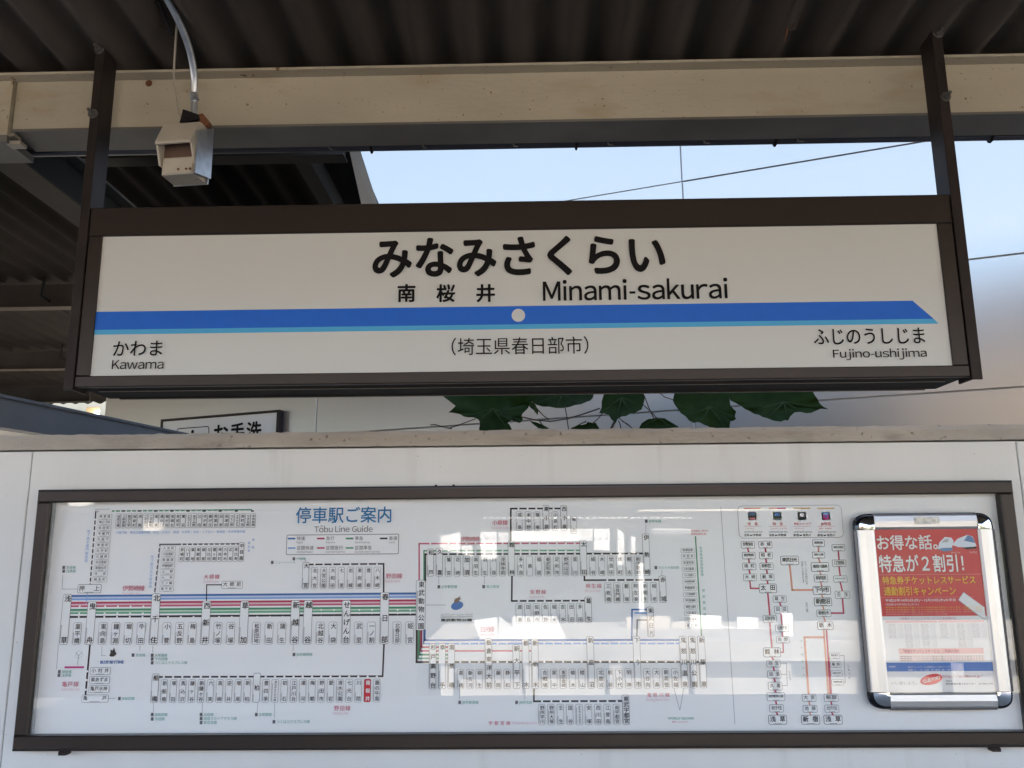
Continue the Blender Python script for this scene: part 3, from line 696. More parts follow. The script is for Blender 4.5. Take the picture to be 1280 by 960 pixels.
# --- limited express chart
a = mp.P_box(922.5, 631.6, 1053, 672.5, .0012, M['p_light_grey'], WH, .012)
for i, (u, c1, c2, nm, nm2) in enumerate(((940, SA, SA, '特　急', 'りょうもう'), (971.3, SA, MG, '特　急', 'きりふり・しもつけ'), (1002, OR, OR, '特急スペーシア', 'スペーシア'), (1032, OR, OR, 'JR特急', '日光・きぬがわ'))):
    hline(u-10.5, u, 635.6, 1.6, c1, 6); hline(u, u+10.5, 635.5, 1.6, c2, 6)
    x0, z0, x1, z1 = mp.P_box(u-5.6, 639.6, u+5.8, 650.6, .0009, LB if i < 3 else LG, WH, .003)
    cx, cz = (x0+x1)/2, (z0+z1)/2
    if i == 0: mp.rect(cx-.007, cz+.001, cx+.007, cz+.009, BL, 6); mp.rect(cx-.007, cz-.009, cx+.007, cz-.004, RD, 6); mp.rect(cx-.004, cz+.002, cx+.004, cz+.006, BK, 7)
    elif i == 1: mp.poly([(cx-.008, cz), (cx+.008, cz), (cx+.006, cz+.008), (cx, cz+.010), (cx-.006, cz+.008)], BL, 6); mp.rect(cx-.008, cz-.009, cx+.008, cz-.005, DG, 6)
    elif i == 2: mp.ell(cx, cz+.001, .008, .008, DG, 6); mp.ell(cx, cz+.003, .0055, .005, WH, 7); mp.rect(cx-.008, cz-.007, cx+.008, cz-.003, BK, 8)
    else: mp.rect(cx-.008, cz+.003, cx+.008, cz+.009, LB, 6); mp.rect(cx-.0075, cz-.009, cx+.0075, cz+.003, MG, 6); mp.rect(cx-.004, cz-.004, cx+.004, cz+.001, BL, 7)
    x, z = mp.pt(u-(10 if i == 2 else 6), 654.8); mp.flow(nm, x, z, (3.0 if i == 2 else 4.2)*PX, SR, .01)
    x, z = mp.pt(u-10.5, 658); mp.rect(x, z, x+21*PX, z+.0007, RD, 6)
    x, z = mp.pt(u-8.5, 660.6); mp.flow(nm2, x, z, 2.2*PX, SR); 
    v_, f_, _ = latin('Limited Express'); x, z = mp.pt(u-10, 666); mp.b.add([(x+p[0]*.0060, mp.y-(7+lz(p))*mp.st, z+p[1]*.0066) for p in v_], f_, DG)
    x, z = mp.pt(u-10.5, 669); mp.flow('浅草⇔伊勢崎' if i < 2 else '新宿⇔鬼怒川', x, z, 3.3*PX, DG, .02)
def chain(items, m=RT_, t=1.8):
    """items: (u0,v0,u1,v1,name,big)"""
    for (p, q) in zip(items, items[1:]):
        pl([((p[0]+p[2])/2, p[3]), ((q[0]+q[2])/2, q[1])], t, m, 2)
    for it in items: hbox(*it[:5], big=it[5], k=.66, t=.001)
chain([(926, 676.5, 943, 685.6, '伊勢崎', 0), (927.5, 690, 944, 699, '新伊勢崎', 0), (928, 703.5, 945, 712.6, '境　町', 0), (929, 717.2, 945.8, 726.4, '木　崎', 0)])
pl([(937.3, 726.4), (938.2, 735.5), (948.5, 735.5)], 1.8, RT_)
cB = [(948, 676.3, 965, 685.3, '赤　城', 0), (948.8, 690, 965.5, 698.8, '相　老', 0), (949.5, 703.4, 966.5, 712.3, '新桐生', 0), (950.5, 717, 967.5, 726, '藪　塚', 0), (948.5, 729.6, 970.8, 741.4, '太　田', 1),
      (953.5, 768.8, 970.8, 778.4, '足利市', 0), (953.8, 809.3, 975.8, 821.5, '館　林', 1), (958, 824.8, 975.4, 834, '羽　生', 0), (959, 838.3, 976.2, 848, '加　須', 0), (960, 852.3, 977.6, 862.8, '久　喜', 0), (958.3, 865.5, 981, 876.2, '東武動物公園', 0), (961.5, 880.3, 979.3, 890.3, '北千住', 0), (960.3, 893.4, 983.4, 905.6, '浅　草', 1)]
chain(cB, t=2)
chain([(965.8, 744.4, 983, 753.2, '葛　生', 0), (967.5, 757.4, 984.6, 766.8, '田　沼', 0), (969, 781, 986, 790, '佐野市', 0), (970, 795.5, 986.5, 804, '佐　野', 0)]); pl([(978.8, 804), (979, 815.3), (976, 815.3)], 1.6, RT_)
pl([(976.5, 829), (983, 829), (984, 857), (978, 857)], .6, LG); pl([(976.5, 843), (983.5, 843)], .6, LG); mp.vtxt('りょうもう', mp.pt(987, 846)[0], z_at(987, 838), z_at(987, 851), 3.4*PX, DG)
pl([(987, 706), (990.3, 737.5), (1016, 737.5)], 2.2, SA); hbox(975.3, 694.8, 998.3, 706.4, '東武日光', k=.66, big=1)
cD = [(1015.4, 674.5, 1030.5, 683.6, '会津田島', 0), (1015, 689.8, 1031, 698, '鬼怒川公園', 0), (1013.5, 703, 1036, 714.6, '鬼怒川温泉', 1), (1017.3, 718.2, 1034.5, 727.8, '新高徳', 0), (1015.8, 732.6, 1038.3, 743.4, '下今市', 1), (1017.3, 747, 1039.6, 757.6, '新鹿沼', 1), (1020.5, 762, 1038.6, 771.2, '新栃木', 0), (1021.4, 776.8, 1041.5, 787.3, '栃　木', 1)]
chain(cD, SA, 1.8)
pl([(1029.5, 787), (1035.5, 867)], 2.2, SA, 2); pl([(1033, 787), (1038, 867)], 2.2, RT_, 1); pl([(1029.5, 796.6), (1005.5, 796.6), (1010.6, 867)], 2.4, SA, 2)
pl([(1036, 822), (1039.4, 868)], 1.4, RT_, 2)
chain([(1002.3, 867.4, 1020, 877, '大　宮', 0), (1003.3, 881.2, 1021.3, 890.6, '池　袋', 0), (1001.2, 893.5, 1024.7, 905.5, '新　宿', 1)], SA)
chain([(1029.7, 867.2, 1047.6, 877, '春日部', 0), (1030.6, 880.8, 1048.5, 890.5, '北千住', 0), (1029.4, 893.4, 1052.8, 905.5, '浅　草', 1)], RT_)
chain([(1039.5, 680.5, 1056, 689, '東武宇都宮', 0), (1040, 699.6, 1057.4, 708.5, '江曽島', 0), (1041.5, 719.5, 1058.8, 728, 'おもちゃのまち', 0), (1043.4, 738.6, 1062.3, 748.4, '壬　生', 0)]); pl([(1053, 748.4), (1054.5, 766.4), (1038.8, 766.4)], 2, RT_)
for i, nm in enumerate(('新大平下', '藤　岡', '板倉東洋大前', '東武動物公園')): hbox(1036.5+i*.9, 816+i*11, 1049.5+i*1.7, 823.5+i*11, nm, k=.6, t=.0007)
pl([(1049.5, 819.5), (1055, 819.5), (1056.5, 853), (1052, 853)], .6, LG); mp.vtxt('しもつけ', mp.pt(1061, 840)[0], z_at(1061, 830), z_at(1061, 849), 3.6*PX, DG)
mp.vtxt('スペーシアきぬがわ号', mp.pt(1007.5, 720)[0], z_at(1007, 701), z_at(1007, 731), 3*PX, DG); mp.vtxt('は停車しない場合があります', mp.pt(1003.5, 720)[0], z_at(1003, 701), z_at(1003, 729), 2.6*PX, DG)
mp.vtxt('日光号は一部通過', mp.pt(1008, 757)[0], z_at(1007, 752), z_at(1007, 766), 2.8*PX, DG)
mp.vtxt('下り列車のみ', mp.pt(1002.5, 820)[0], z_at(1002, 800), z_at(1002, 845), 2.6*PX, TE)
for u in (1071.5,): pass
mp.b.build('printed_map', board)

# ================================================================== POSTER IN A SNAP FRAME
YP = 2.266
pf = empty('poster_frame', (1.05, YP, 1.34), 'silver snap frame with chrome corners holding a red discount poster over the map glass', 'poster frame')
PR = pm('p_poster_red', (.60, .060, .068)); PW = pm('p_poster_white', (.80, .79, .78)); PY = pm('p_poster_yellow', (.80, .50, .06)); PBL = pm('p_poster_blue', (.07, .19, .52)); PK = pm('p_poster_pink', (.78, .42, .40)); PGY = pm('p_poster_grey', (.45, .44, .46))
pr = Print(YP+.0038, .0003)
def c4(u, v): p = at(u, v, YP); return p.x, p.z
ox0 = (c4(1069.5, 664)[0]+c4(1085, 864)[0])/2; ox1 = (c4(1243.8, 664)[0]+c4(1266.6, 864)[0])/2
nx0 = (c4(1093.8, 662)[0]+c4(1110.8, 865)[0])/2; nx1 = (c4(1224.8, 661)[0]+c4(1242.8, 865.7)[0])/2
oz1 = (c4(1155, 641.5)[1]); oz0 = c4(1175, 887)[1]; nz1 = c4(1160, 661.5)[1]; nz0 = c4(1176, 865.3)[1]
def railp(a, b_, horiz):
    """snap rail with a rounded, forward leaning profile"""
    mb = MB()
    if horiz:
        z0, z1 = b_; w = z1-z0; s = 1 if z1 > 1.5 else -1
        prof = [(YP+.010, z0), (YP+.002, z0), (YP-.002, z0+.15*w), (YP-.004, z0+.5*w), (YP-.002, z0+.82*w), (YP+.003, z0+.95*w), (YP+.012, z1), (YP+.0130, z0+.5*w)]
        if s < 0: prof = [(y, z0+z1-z) for y, z in prof][::-1]
        mb.prism(prof, 'x', a[0], a[1], M['alu'])
    else:
        x0, x1 = a; w = x1-x0; s = x0 > 1.05
        prof = [(x0, YP+.012), (x0+.05*w, YP+.003), (x0+.18*w, YP-.002), (x0+.5*w, YP-.004), (x0+.85*w, YP-.002), (x1, YP+.002), (x1, YP+.010), (x0+.5*w, YP+.013)]
        if s: prof = [(x0+x1-x, y) for x, y in prof][::-1]
        mb.prism(prof, 'z', b_[0], b_[1], M['alu'])
    return mb.build('frame_rail', pf)
railp((nx0, nx1), (nz1, oz1), 1); railp((nx0, nx1), (oz0, nz0), 1); railp((ox0, nx0), (nz0+.0012, nz1-.0012), 0); railp((nx1, ox1), (nz0+.0012, nz1-.0012), 0)
for sx, sz, cx, cz, rx, rz in ((-1, 1, nx0, nz1, nx0-ox0, oz1-nz1), (1, 1, nx1, nz1, ox1-nx1, oz1-nz1), (-1, -1, nx0, nz0, nx0-ox0, nz0-oz0), (1, -1, nx1, nz0, ox1-nx1, nz0-oz0)):
    mb = MB(); n = 12; rings = [(0.0, -.0035), (.30, -.0060), (.36, -.0048), (.78, -.0042), (.96, .003), (1.0, .012)]
    v = []; 
    for k, (r, dy) in enumerate(rings):
        for i in range(n+1):
            a = pi/2*i/n; e = .72      # squarish round
            c_, s_ = cos(a)**e if cos(a) > 0 else 0, sin(a)**e if sin(a) > 0 else 0
            v.append((cx+sx*rx*r*c_, YP+dy, cz+sz*rz*r*s_))
    N = n+1; f = [(k*N+i, k*N+i+1, (k+1)*N+i+1, (k+1)*N+i) for k in range(len(rings)-1) for i in range(n)]
    if sx*sz > 0: f = [q[::-1] for q in f]
    mb.add(v, f, M['chrome'], True); mb.build('corner_cap', pf)
    mb = MB(); v = []
    for k, (r, dy) in enumerate([(.80, -.0030), (.93, .0005), (1.015, .009), (1.02, .0125)]):
        for i in range(n+1):
            a = pi/2*i/n; c_, s_ = (cos(a)**.72 if cos(a) > 0 else 0), (sin(a)**.72 if sin(a) > 0 else 0)
            v.append((cx+sx*rx*r*c_, YP+dy-.0006, cz+sz*rz*r*s_))
    f = [(k*N+i, k*N+i+1, (k+1)*N+i+1, (k+1)*N+i) for k in range(3) for i in range(n)]
    if sx*sz > 0: f = [q[::-1] for q in f]
    mb.add(v, f, M['cap_rim'], True); mb.build('corner_rim', pf)
mb = MB(); mb.prism(pr.rr(ox0+.004, oz0+.004, ox1-.004, oz1-.004, .042, 6), 'y', YP+.018, YP+.0125, M['black']); mb.build('backing_tray', pf)
part('poster_sheet', pf, [((nx0-.004, YP+.004, nz0-.004), (nx1+.004, YP+.0055, nz1+.004))], PW)
part('clear_cover', pf, [((nx0-.003, YP+.0005, nz0-.003), (nx1+.003, YP+.0012, nz1+.003))], M['glass'])
W, H = nx1-nx0, nz1-nz0
def q(u, v): return pr.pt(u, v)
def fx(t): return nx0+W*t
def fz(t): return nz1-H*t       # t from top
E_ = .0085
part('dark_refl_strip', pf, [((nx0+.001, YP-.0008, oz1-.004), (nx1-.001, YP+.0122, oz1+.001))], M['alu_dark_refl'], .002)  # strips added to carry the dark reflection along the outer rails
part('dark_refl_strip', pf, [((nx0+.001, YP-.0008, oz0-.001), (nx1-.001, YP+.0122, oz0+.004))], M['alu_dark_refl'], .002)
part('dark_refl_strip', pf, [((ox0-.001, YP-.0010, nz0+.001), (ox0+E_, YP+.0122, nz1-.001))], M['alu_dark_refl'], .004)
part('dark_refl_strip', pf, [((ox1-.003, YP-.0008, nz0+.001), (ox1+.001, YP+.0122, nz1-.001))], M['alu_dark_refl'], .002)
pr.rect(nx0-.003, fz(.542), nx1+.003, nz1+.003, PR, 1)
def ink(t, x0, y0, x1, y1, m, bold=0, P=pr, lat=False):
    if lat:
        v, f, (a, b, c, d) = latin(t, bold); sx_ = (fx(x1)-fx(x0))/(c-a); sz_ = (fz(y0)-fz(y1))/(d-b)
        P.b.add([(fx(x0)+(p[0]-a)*sx_, P.y-(7+lz(p))*P.st, fz(y1)+(p[1]-b)*sz_) for p in v], f, m)
    else: P.ink(t, fx(x0), fz(y1), fx(x1), fz(y0), m, bold)
ink('お得な話。', .015, .035, .60, .130, PW, .018)
ink('特急が２割引！', .015, .160, .83, .270, PW, .020)
ink('特急券チケットレスサービス', .035, .295, .925, .345, PY, .014)
ink('通勤割引キャンペーン', .04, .360, .725, .415, PY, .016)
ink('平成23年10月3日(月)〜12月29日(木)の平日', .045, .435, .715, .455, PW, .02)
ink('（初回は9月9日(土)から）', .045, .462, .36, .478, PW, 0)
for y_ in (.484, .498, .512, .526): ink('特急券を携帯電話で購入すると特急料金が割引になります（平日の夕夜間）', .04, y_, .96 if y_ < .52 else .62, y_+.008, PY if y_ < .5 else PK)
pr.rect(fx(0), fz(.286), fx(1), fz(.2845), PK, 2); pr.rect(fx(0), fz(.426), fx(.9), fz(.4248), PK, 2)
# little trains
BLUEG = pm('p_train_blue', (.12, .22, .42)); TW = pm('p_train_white', (.72, .76, .82))
pr.poly([(fx(.60), fz(.125)), (fx(.62), fz(.085)), (fx(.68), fz(.05)), (fx(.74), fz(.055)), (fx(.76), fz(.075)), (fx(.73), fz(.13)), (fx(.66), fz(.14))], TW, 3)
pr.poly([(fx(.60), fz(.128)), (fx(.66), fz(.143)), (fx(.74), fz(.135)), (fx(.74), fz(.118)), (fx(.64), fz(.12))], BLUEG, 4)
pr.poly([(fx(.64), fz(.085)), (fx(.68), fz(.062)), (fx(.72), fz(.065)), (fx(.70), fz(.085))], PGY, 4)
pr.poly([(fx(.74), fz(.10)), (fx(.80), fz(.062)), (fx(.90), fz(.038)), (fx(.95), fz(.05)), (fx(.975), fz(.11)), (fx(.90), fz(.118)), (fx(.80), fz(.115))], TW, 3)
pr.poly([(fx(.86), fz(.075)), (fx(.90), fz(.04)), (fx(.945), fz(.052)), (fx(.965), fz(.09))], BLUEG, 4)
pr.poly([(fx(.82), fz(.118)), (fx(.975), fz(.112)), (fx(.975), fz(.124)), (fx(.88), fz(.13))], BK, 4)
ink('SPACIA', .72, .145, .81, .156, PK); ink('りょうもう', .90, .142, .97, .155, PW)
# ticket strip lying across the red ground
pr.poly([(fx(.74), fz(.445)), (fx(.80), fz(.395)), (fx(.985), fz(.49)), (fx(.985), fz(.565)), (fx(.95), fz(.56))], PGY, 5)
pr.poly([(fx(.745), fz(.443)), (fx(.80), fz(.398)), (fx(.98), fz(.492)), (fx(.98), fz(.558)), (fx(.95), fz(.553))], PW, 6)
# tables
ink('（特急チケットレスサービスご利用案内）', .17, .550, .70, .563, RD); pr.rect(fx(.03), fz(.569), fx(.52), fz(.581), PK, 2); pr.rect(fx(.53), fz(.569), fx(.97), fz(.581), PK, 2)
names = ['浅草', '北千住', '春日部', '東武動物公園', '羽生', '館林', '足利市', '太田', '新桐生', '赤城']
for c, x in enumerate((.05, .20, .36, .54, .70, .84)):
    for i in range(10 if c in (1, 2, 4) else 6):
        y = .588+i*.0148
        ink(names[(i+c) % 10], x, y, x+.07, y+.011, PGY); ink('１,０%d０円' % ((i*3+c) % 10), x+.085, y, x+.135, y+.010, PGY)
        pr.rect(fx(x-.01), fz(y+.0130), fx(x+.14), fz(y+.0122), PGY, 2)
pr.rect(fx(.13), fz(.738), fx(.93), fz(.772), PK, 2); ink('「特急チケットレスサービス」ご利用の流れ', .17, .744, .70, .766, CR, .01)
pr.rect(fx(.13), fz(.778), fx(.93), fz(.815), pm('p_pale_pink', (.78, .60, .58)), 2)
for j, y in enumerate((.783, .795, .806)): ink('携帯電話・パソコンから簡単に購入できてそのまま乗車できます', .14, y, .92, y+.007, DG)
pr.rect(nx0-.003, fz(.876), nx1+.003, fz(.824), PBL, 2)
ink('会員登録無料', .02, .842, .085, .852, PW); ink('特急チケットレスサービスは携帯電話からご利用いただけます', .20, .846, .60, .854, PW); ink('詳しくは下記まで', .20, .862, .60, .873, PW)
ink('いい旅しよう。', .03, .935, .27, .955, PGY, .01)
x, z = fx(.41), fz(.925); pr.ell(x, z, .029, .0125, pm('p_logo_red', (.66, .02, .04)), 3, 28, .22)
# small white slanted word inside the oval
v, f, (a, b, c, d) = latin('CLUB PORT', .02); L = .046/(c-a)
pr.b.add([(x-.023*cos(.22)+(p[0]-a)*L*cos(.22)-(p[1]-.36)*L*1.3*sin(.22), pr.y-(7+lz(p))*pr.st, z-.023*sin(.22)+(p[0]-a)*L*sin(.22)+(p[1]-.36)*L*1.3*cos(.22)) for p in v], f, PW)
ink('http://m.tobu.co.jp/', .52, .897, .90, .918, RD, .008, lat=True)
ink('お問合せ', .54, .930, .60, .938, DG, .02); ink('東武鉄道お客さまセンター　03-5962-0102', .54, .945, .98, .957, DG, .012)
pr.b.build('printed_poster', pf)
# strip of old tape on the top rail
mb = MB(); t0 = at(1143, 646, YP-.005); t1 = at(1175, 655, YP-.005); nn = 8; v = []
for i in range(nn+1):
    for j in range(4):
        v.append((t0.x+(t1.x-t0.x)*i/nn, YP-.0045-random.random()*.0012, t0.z+(t1.z-t0.z)*j/3+(random.random()-.5)*.002))
mb.add(v, [(i*4+j, i*4+j+1, (i+1)*4+j+1, (i+1)*4+j) for i in range(nn) for j in range(3)], M['tape']); mb.build('old_tape', pf)

DW = 3.8
# ================================================================== WHITE CLAD BUILDING BEYOND
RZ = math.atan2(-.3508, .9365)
bld = empty('clad_building', (0, DW, 0), 'tall white building face of large smooth panels with thin joints, in shade behind the wall', 'building', None, RZ)
LX, LN = Vector((.9365, -.3508, 0)), Vector((-.3508, -.9365, 0))
def onwall(u, v, off=0):
    """pixel -> (local x, z) on the face plane pushed off metres towards us"""
    d = fw + RT*((u-640)/F) + UP*((480-v)/F)
    o_ = Vector((0, DW, 0)) + LN*off
    t = (o_-EYE).dot(LN)/d.dot(LN); p = EYE+d*t
    return (p-Vector((0, DW, 0))).dot(LX), p.z
xv = onwall(852, 215)[0]; xend = onwall(131, 515)[0]
cols = [xend, xv-1.9, xv, xv+1.9, xv+3.8, xv+5.7, xv+7.6]
_d = onwall(640, 392)[1]-onwall(640, 527)[1]
zs = [0, onwall(640, 527)[1]-3*_d, onwall(640, 527)[1]-2*_d, onwall(640, 527)[1]-_d, onwall(640, 527)[1], onwall(640, 392)[1], onwall(640, 262.5)[1]]
while zs[-1] < 7.3: zs.append(zs[-1]+_d)
cache = {}
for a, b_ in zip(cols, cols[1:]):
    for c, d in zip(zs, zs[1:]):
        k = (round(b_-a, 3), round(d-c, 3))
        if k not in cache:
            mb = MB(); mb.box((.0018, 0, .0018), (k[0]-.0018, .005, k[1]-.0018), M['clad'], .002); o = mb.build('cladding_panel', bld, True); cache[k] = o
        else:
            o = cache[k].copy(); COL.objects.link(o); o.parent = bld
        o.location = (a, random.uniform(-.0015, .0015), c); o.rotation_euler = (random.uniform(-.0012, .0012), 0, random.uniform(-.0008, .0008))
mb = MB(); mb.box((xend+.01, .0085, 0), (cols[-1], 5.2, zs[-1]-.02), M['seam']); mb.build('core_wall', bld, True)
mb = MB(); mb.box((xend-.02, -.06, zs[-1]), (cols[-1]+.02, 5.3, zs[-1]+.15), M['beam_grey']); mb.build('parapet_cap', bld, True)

# wash room sign on that wall
OF = .045
a0 = onwall(201, 524, OF); a1 = onwall(349.5, 512, OF)
ts = empty('washroom_sign', tuple(Vector((0, DW, 0))+LX*((a0[0]+a1[0])/2)+LN*.008+Vector((0, 0, a1[1]-.14))), 'small framed washroom sign with black lettering, half hidden behind the coping', 'sign', None, RZ)
W2 = (a1[0]-a0[0])/2; zt_ = .14; zbm = -.07
for nm, A, B_ in (('frame_rail', (-W2, -.037, zt_-.0125), (W2, 0, zt_)), ('frame_rail', (-W2, -.037, zbm), (W2, 0, zbm+.0125)), ('frame_rail', (-W2, -.0366, zbm+.0128), (-W2+.0135, 0, zt_-.0128)), ('frame_rail', (W2-.017, -.0366, zbm+.0128), (W2, 0, zt_-.0128))):
    mb = MB(); mb.box(A, B_, M['bronze_dark']); mb.build(nm, ts, True)
mb = MB(); mb.box((-W2+.0138, -.032, zbm+.013), (W2-.0173, -.01, zt_-.013), M['acrylic']); mb.build('face_panel', ts, True)
tp = Print(-.0322, .0003)
def ow(u, v): x, z = onwall(u, v, .04); return x-(a0[0]+a1[0])/2, z-(a1[1]-.14)
for ch_, u0, u1, v0 in (('お', 268, 286, 531.5), ('手', 288.5, 306.5, 529.3), ('洗', 309, 328, 527.5)):
    x0, z1 = ow(u0, v0); x1, _ = ow(u1, v0); tp.ink(ch_, x0, z1-(x1-x0)*1.02, x1, z1, M['ink'], .03)
x0, z1 = ow(221, 535.5); x1, _ = ow(262, 532)
tp.rbox(x0, z1-.11, x1, z1, .005, M['ink'], M['acrylic'], .016, 1)
tp.ell((x0+x1)/2, z1-.025, .010, .010, M['ink'], 4); tp.rect((x0+x1)/2-.012, z1-.08, (x0+x1)/2+.012, z1-.04, M['ink'], 4)
tp.b.build('lettering', ts, True)

# ================================================================== NEIGHBOURING CANOPY (dark, upper left)
nc = empty('neighbour_canopy', (-4, 6, 3), 'dark underside of a neighbouring canopy with steel beams at the upper left', 'roof')
def zr(y): return 1.5+1.66-.02*(y-3.1)
XR = at(437, 187, 3.08).x
M['beam_half_shaded'] = mat('half_shaded_steel', (.055, .046, .038), .6, spec=.15, nscale=5, namt=.3)  # steel tone lowered too, canopy shade put into the colour
def far_sheet(xa, xb, y1):
    mb = MB(); n = int((xb-xa)/.13*6); v = []
    for t in (0, .5, 1):
        for i in range(n+1):
            x = xa+i*.13/6; y = 2.32+(y1(x)-2.32)*t; v.append((x, y, zr(y)+.015*(1+cos(2*pi*x/.13))))
    mb.add(v, [(j*(n+1)+i, j*(n+1)+i+1, (j+1)*(n+1)+i+1, (j+1)*(n+1)+i) for j in range(2) for i in range(n)], M['roof_far'], True); mb.build('roof_sheet', nc)
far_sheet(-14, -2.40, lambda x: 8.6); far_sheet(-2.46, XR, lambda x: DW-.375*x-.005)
for y, hgt, m_ in ((3.05, .13, 'beam_shaded'), (4.84, .15, 'beam_half_shaded'), (6.4, .15, 'beam_half_shaded'), (7.7, .15, 'beam_shaded')):
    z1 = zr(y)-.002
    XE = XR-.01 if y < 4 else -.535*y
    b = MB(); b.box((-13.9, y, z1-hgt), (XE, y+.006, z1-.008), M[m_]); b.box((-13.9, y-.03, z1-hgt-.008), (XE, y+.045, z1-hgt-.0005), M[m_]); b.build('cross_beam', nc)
part('light_block', nc, [((-14, 2.20, zr(2.3)-.42), (XR-.02, 2.222, zr(2.3)+.03))], M['roof_far'])  # unseen board added to close a slot where sky light came in
# slim posts of cable tray between the cross beams
for u, v0, v1, y in ((58, 338, 370, 4.78), (82, 420, 446, 6.34)):
    a = at(u, v0, y); c = at(u-6, v1, y)
    b = MB(); b.tube([(a.x, y, a.z), (c.x, y-.01, c.z), (c.x+.05, y+.2, c.z-.05)], .008, M['black'], 6); b.build('drop_rod', nc)
# right hand fascia, pale blue in the sky light
p = [at(436, 184, 3.06), at(449, 184, 3.08), at(488, 305, 3.9), at(463, 305, 3.9)]
mb = MB(); vv = [tuple(q) for q in p] + [(q.x-.006, q.y, q.z+.02) for q in p]
mb.add(vv, [(0, 1, 2, 3), (7, 6, 5, 4), (0, 4, 5, 1), (1, 5, 6, 2), (2, 6, 7, 3), (3, 7, 4, 0)], M['wallpanel']); mb.build('fascia', nc)
# steel girder running back from our beam
gx0, gx1 = at(15, 211, 2.45).x-.03, at(57, 211, 2.45).x-.03
gd = empty('rear_girder', (gx0, 2.2, 2.6), 'grey steel girder running back from the left end of the cream beam', 'beam')
zg = at(40, 215, 2.45).z
def skew(b, k=.0): b.v = [(x+(y-2.45)*k, y, z) for x, y, z in b.v]; return b
b = MB(); b.box((gx0, 2.13, zg), (gx1, 4.2, zg+.008), M['beam_half_shaded']); skew(b).build('bottom_flange', gd)
b = MB(); b.box(((gx0+gx1)/2+.02, 2.13, zg+.0085), ((gx0+gx1)/2+.028, 4.2, zg+.14), M['beam_shaded']); skew(b).build('web', gd)
b = MB(); b.box((gx0, 2.13, zg+.1405), (gx1+.02, 4.2, zg+.15), M['beam_grey']); skew(b).build('top_flange', gd)
b = MB(); a = at(375, 190, 3.05); c = at(410, 245, 3.9)
b.box((a.x-.045, 3.05, a.z-.005), (a.x+.02, 4.0, a.z+.09), M['beam_shaded']); b.build('purlin', nc)

# blue grey stringer of a ramp or stair beyond the wall
S = at(0, 494, 3.0); S2 = at(0, 533, 3.0); D = Vector((.113, 1, .0285))
st = empty('blue_grey_stringer', (S.x, 3, S2.z), 'blue grey painted steel stringer sloping past behind the wall at the left', 'stringer')
A, B_ = S-D*.55, S+D*1.35; h = S.z-S2.z
b = MB(); v = []
for q in (A, B_):
    v += [(q.x, q.y, q.z-h), (q.x, q.y, q.z), (q.x-.07, q.y, q.z), (q.x-.07, q.y, q.z-h)]
b.add(v, [(0, 1, 2, 3), (7, 6, 5, 4), (0, 4, 5, 1), (1, 5, 6, 2), (2, 6, 7, 3), (3, 7, 4, 0)], M['bluegrey']); b.build('channel', st)
b = MB(); v = [(x+(.012 if i in (0, 1, 4, 5) else 0), y, z+(h*.03 if i in (1, 2, 5, 6) else h*.93)) for i, (x, y, z) in enumerate(v)]
b.add(v, [(0, 1, 2, 3), (7, 6, 5, 4), (0, 4, 5, 1), (1, 5, 6, 2), (2, 6, 7, 3), (3, 7, 4, 0)], M['bluegrey']); b.build('top_lip', st)

# beige end wall with a bright gap far at the left
hw = empty('beige_end_wall', (-6, 8.95, 0), 'beige rendered wall with a small bright opening, far left below the neighbouring canopy', 'wall')
yb_ = 8.9
q0 = at(108, 509, yb_); q1 = at(124, 521, yb_); xr_ = at(150, 515, yb_).x
top = zr(yb_)+.3
part('wall_block', hw, [((-16, yb_, 0), (q0.x, yb_+.2, top))], M['beigewall'])
part('wall_block', hw, [((q1.x, yb_, 0), (max(xr_, q1.x+.1)+.6, yb_+.2, top))], M['beigewall'])
part('lintel', hw, [((q0.x+.001, yb_, q0.z), (q1.x-.001, yb_+.2, top))], M['beigewall'])
part('sill', hw, [((q0.x+.001, yb_, 0), (q1.x-.001, yb_+.2, q1.z))], M['beigewall'])
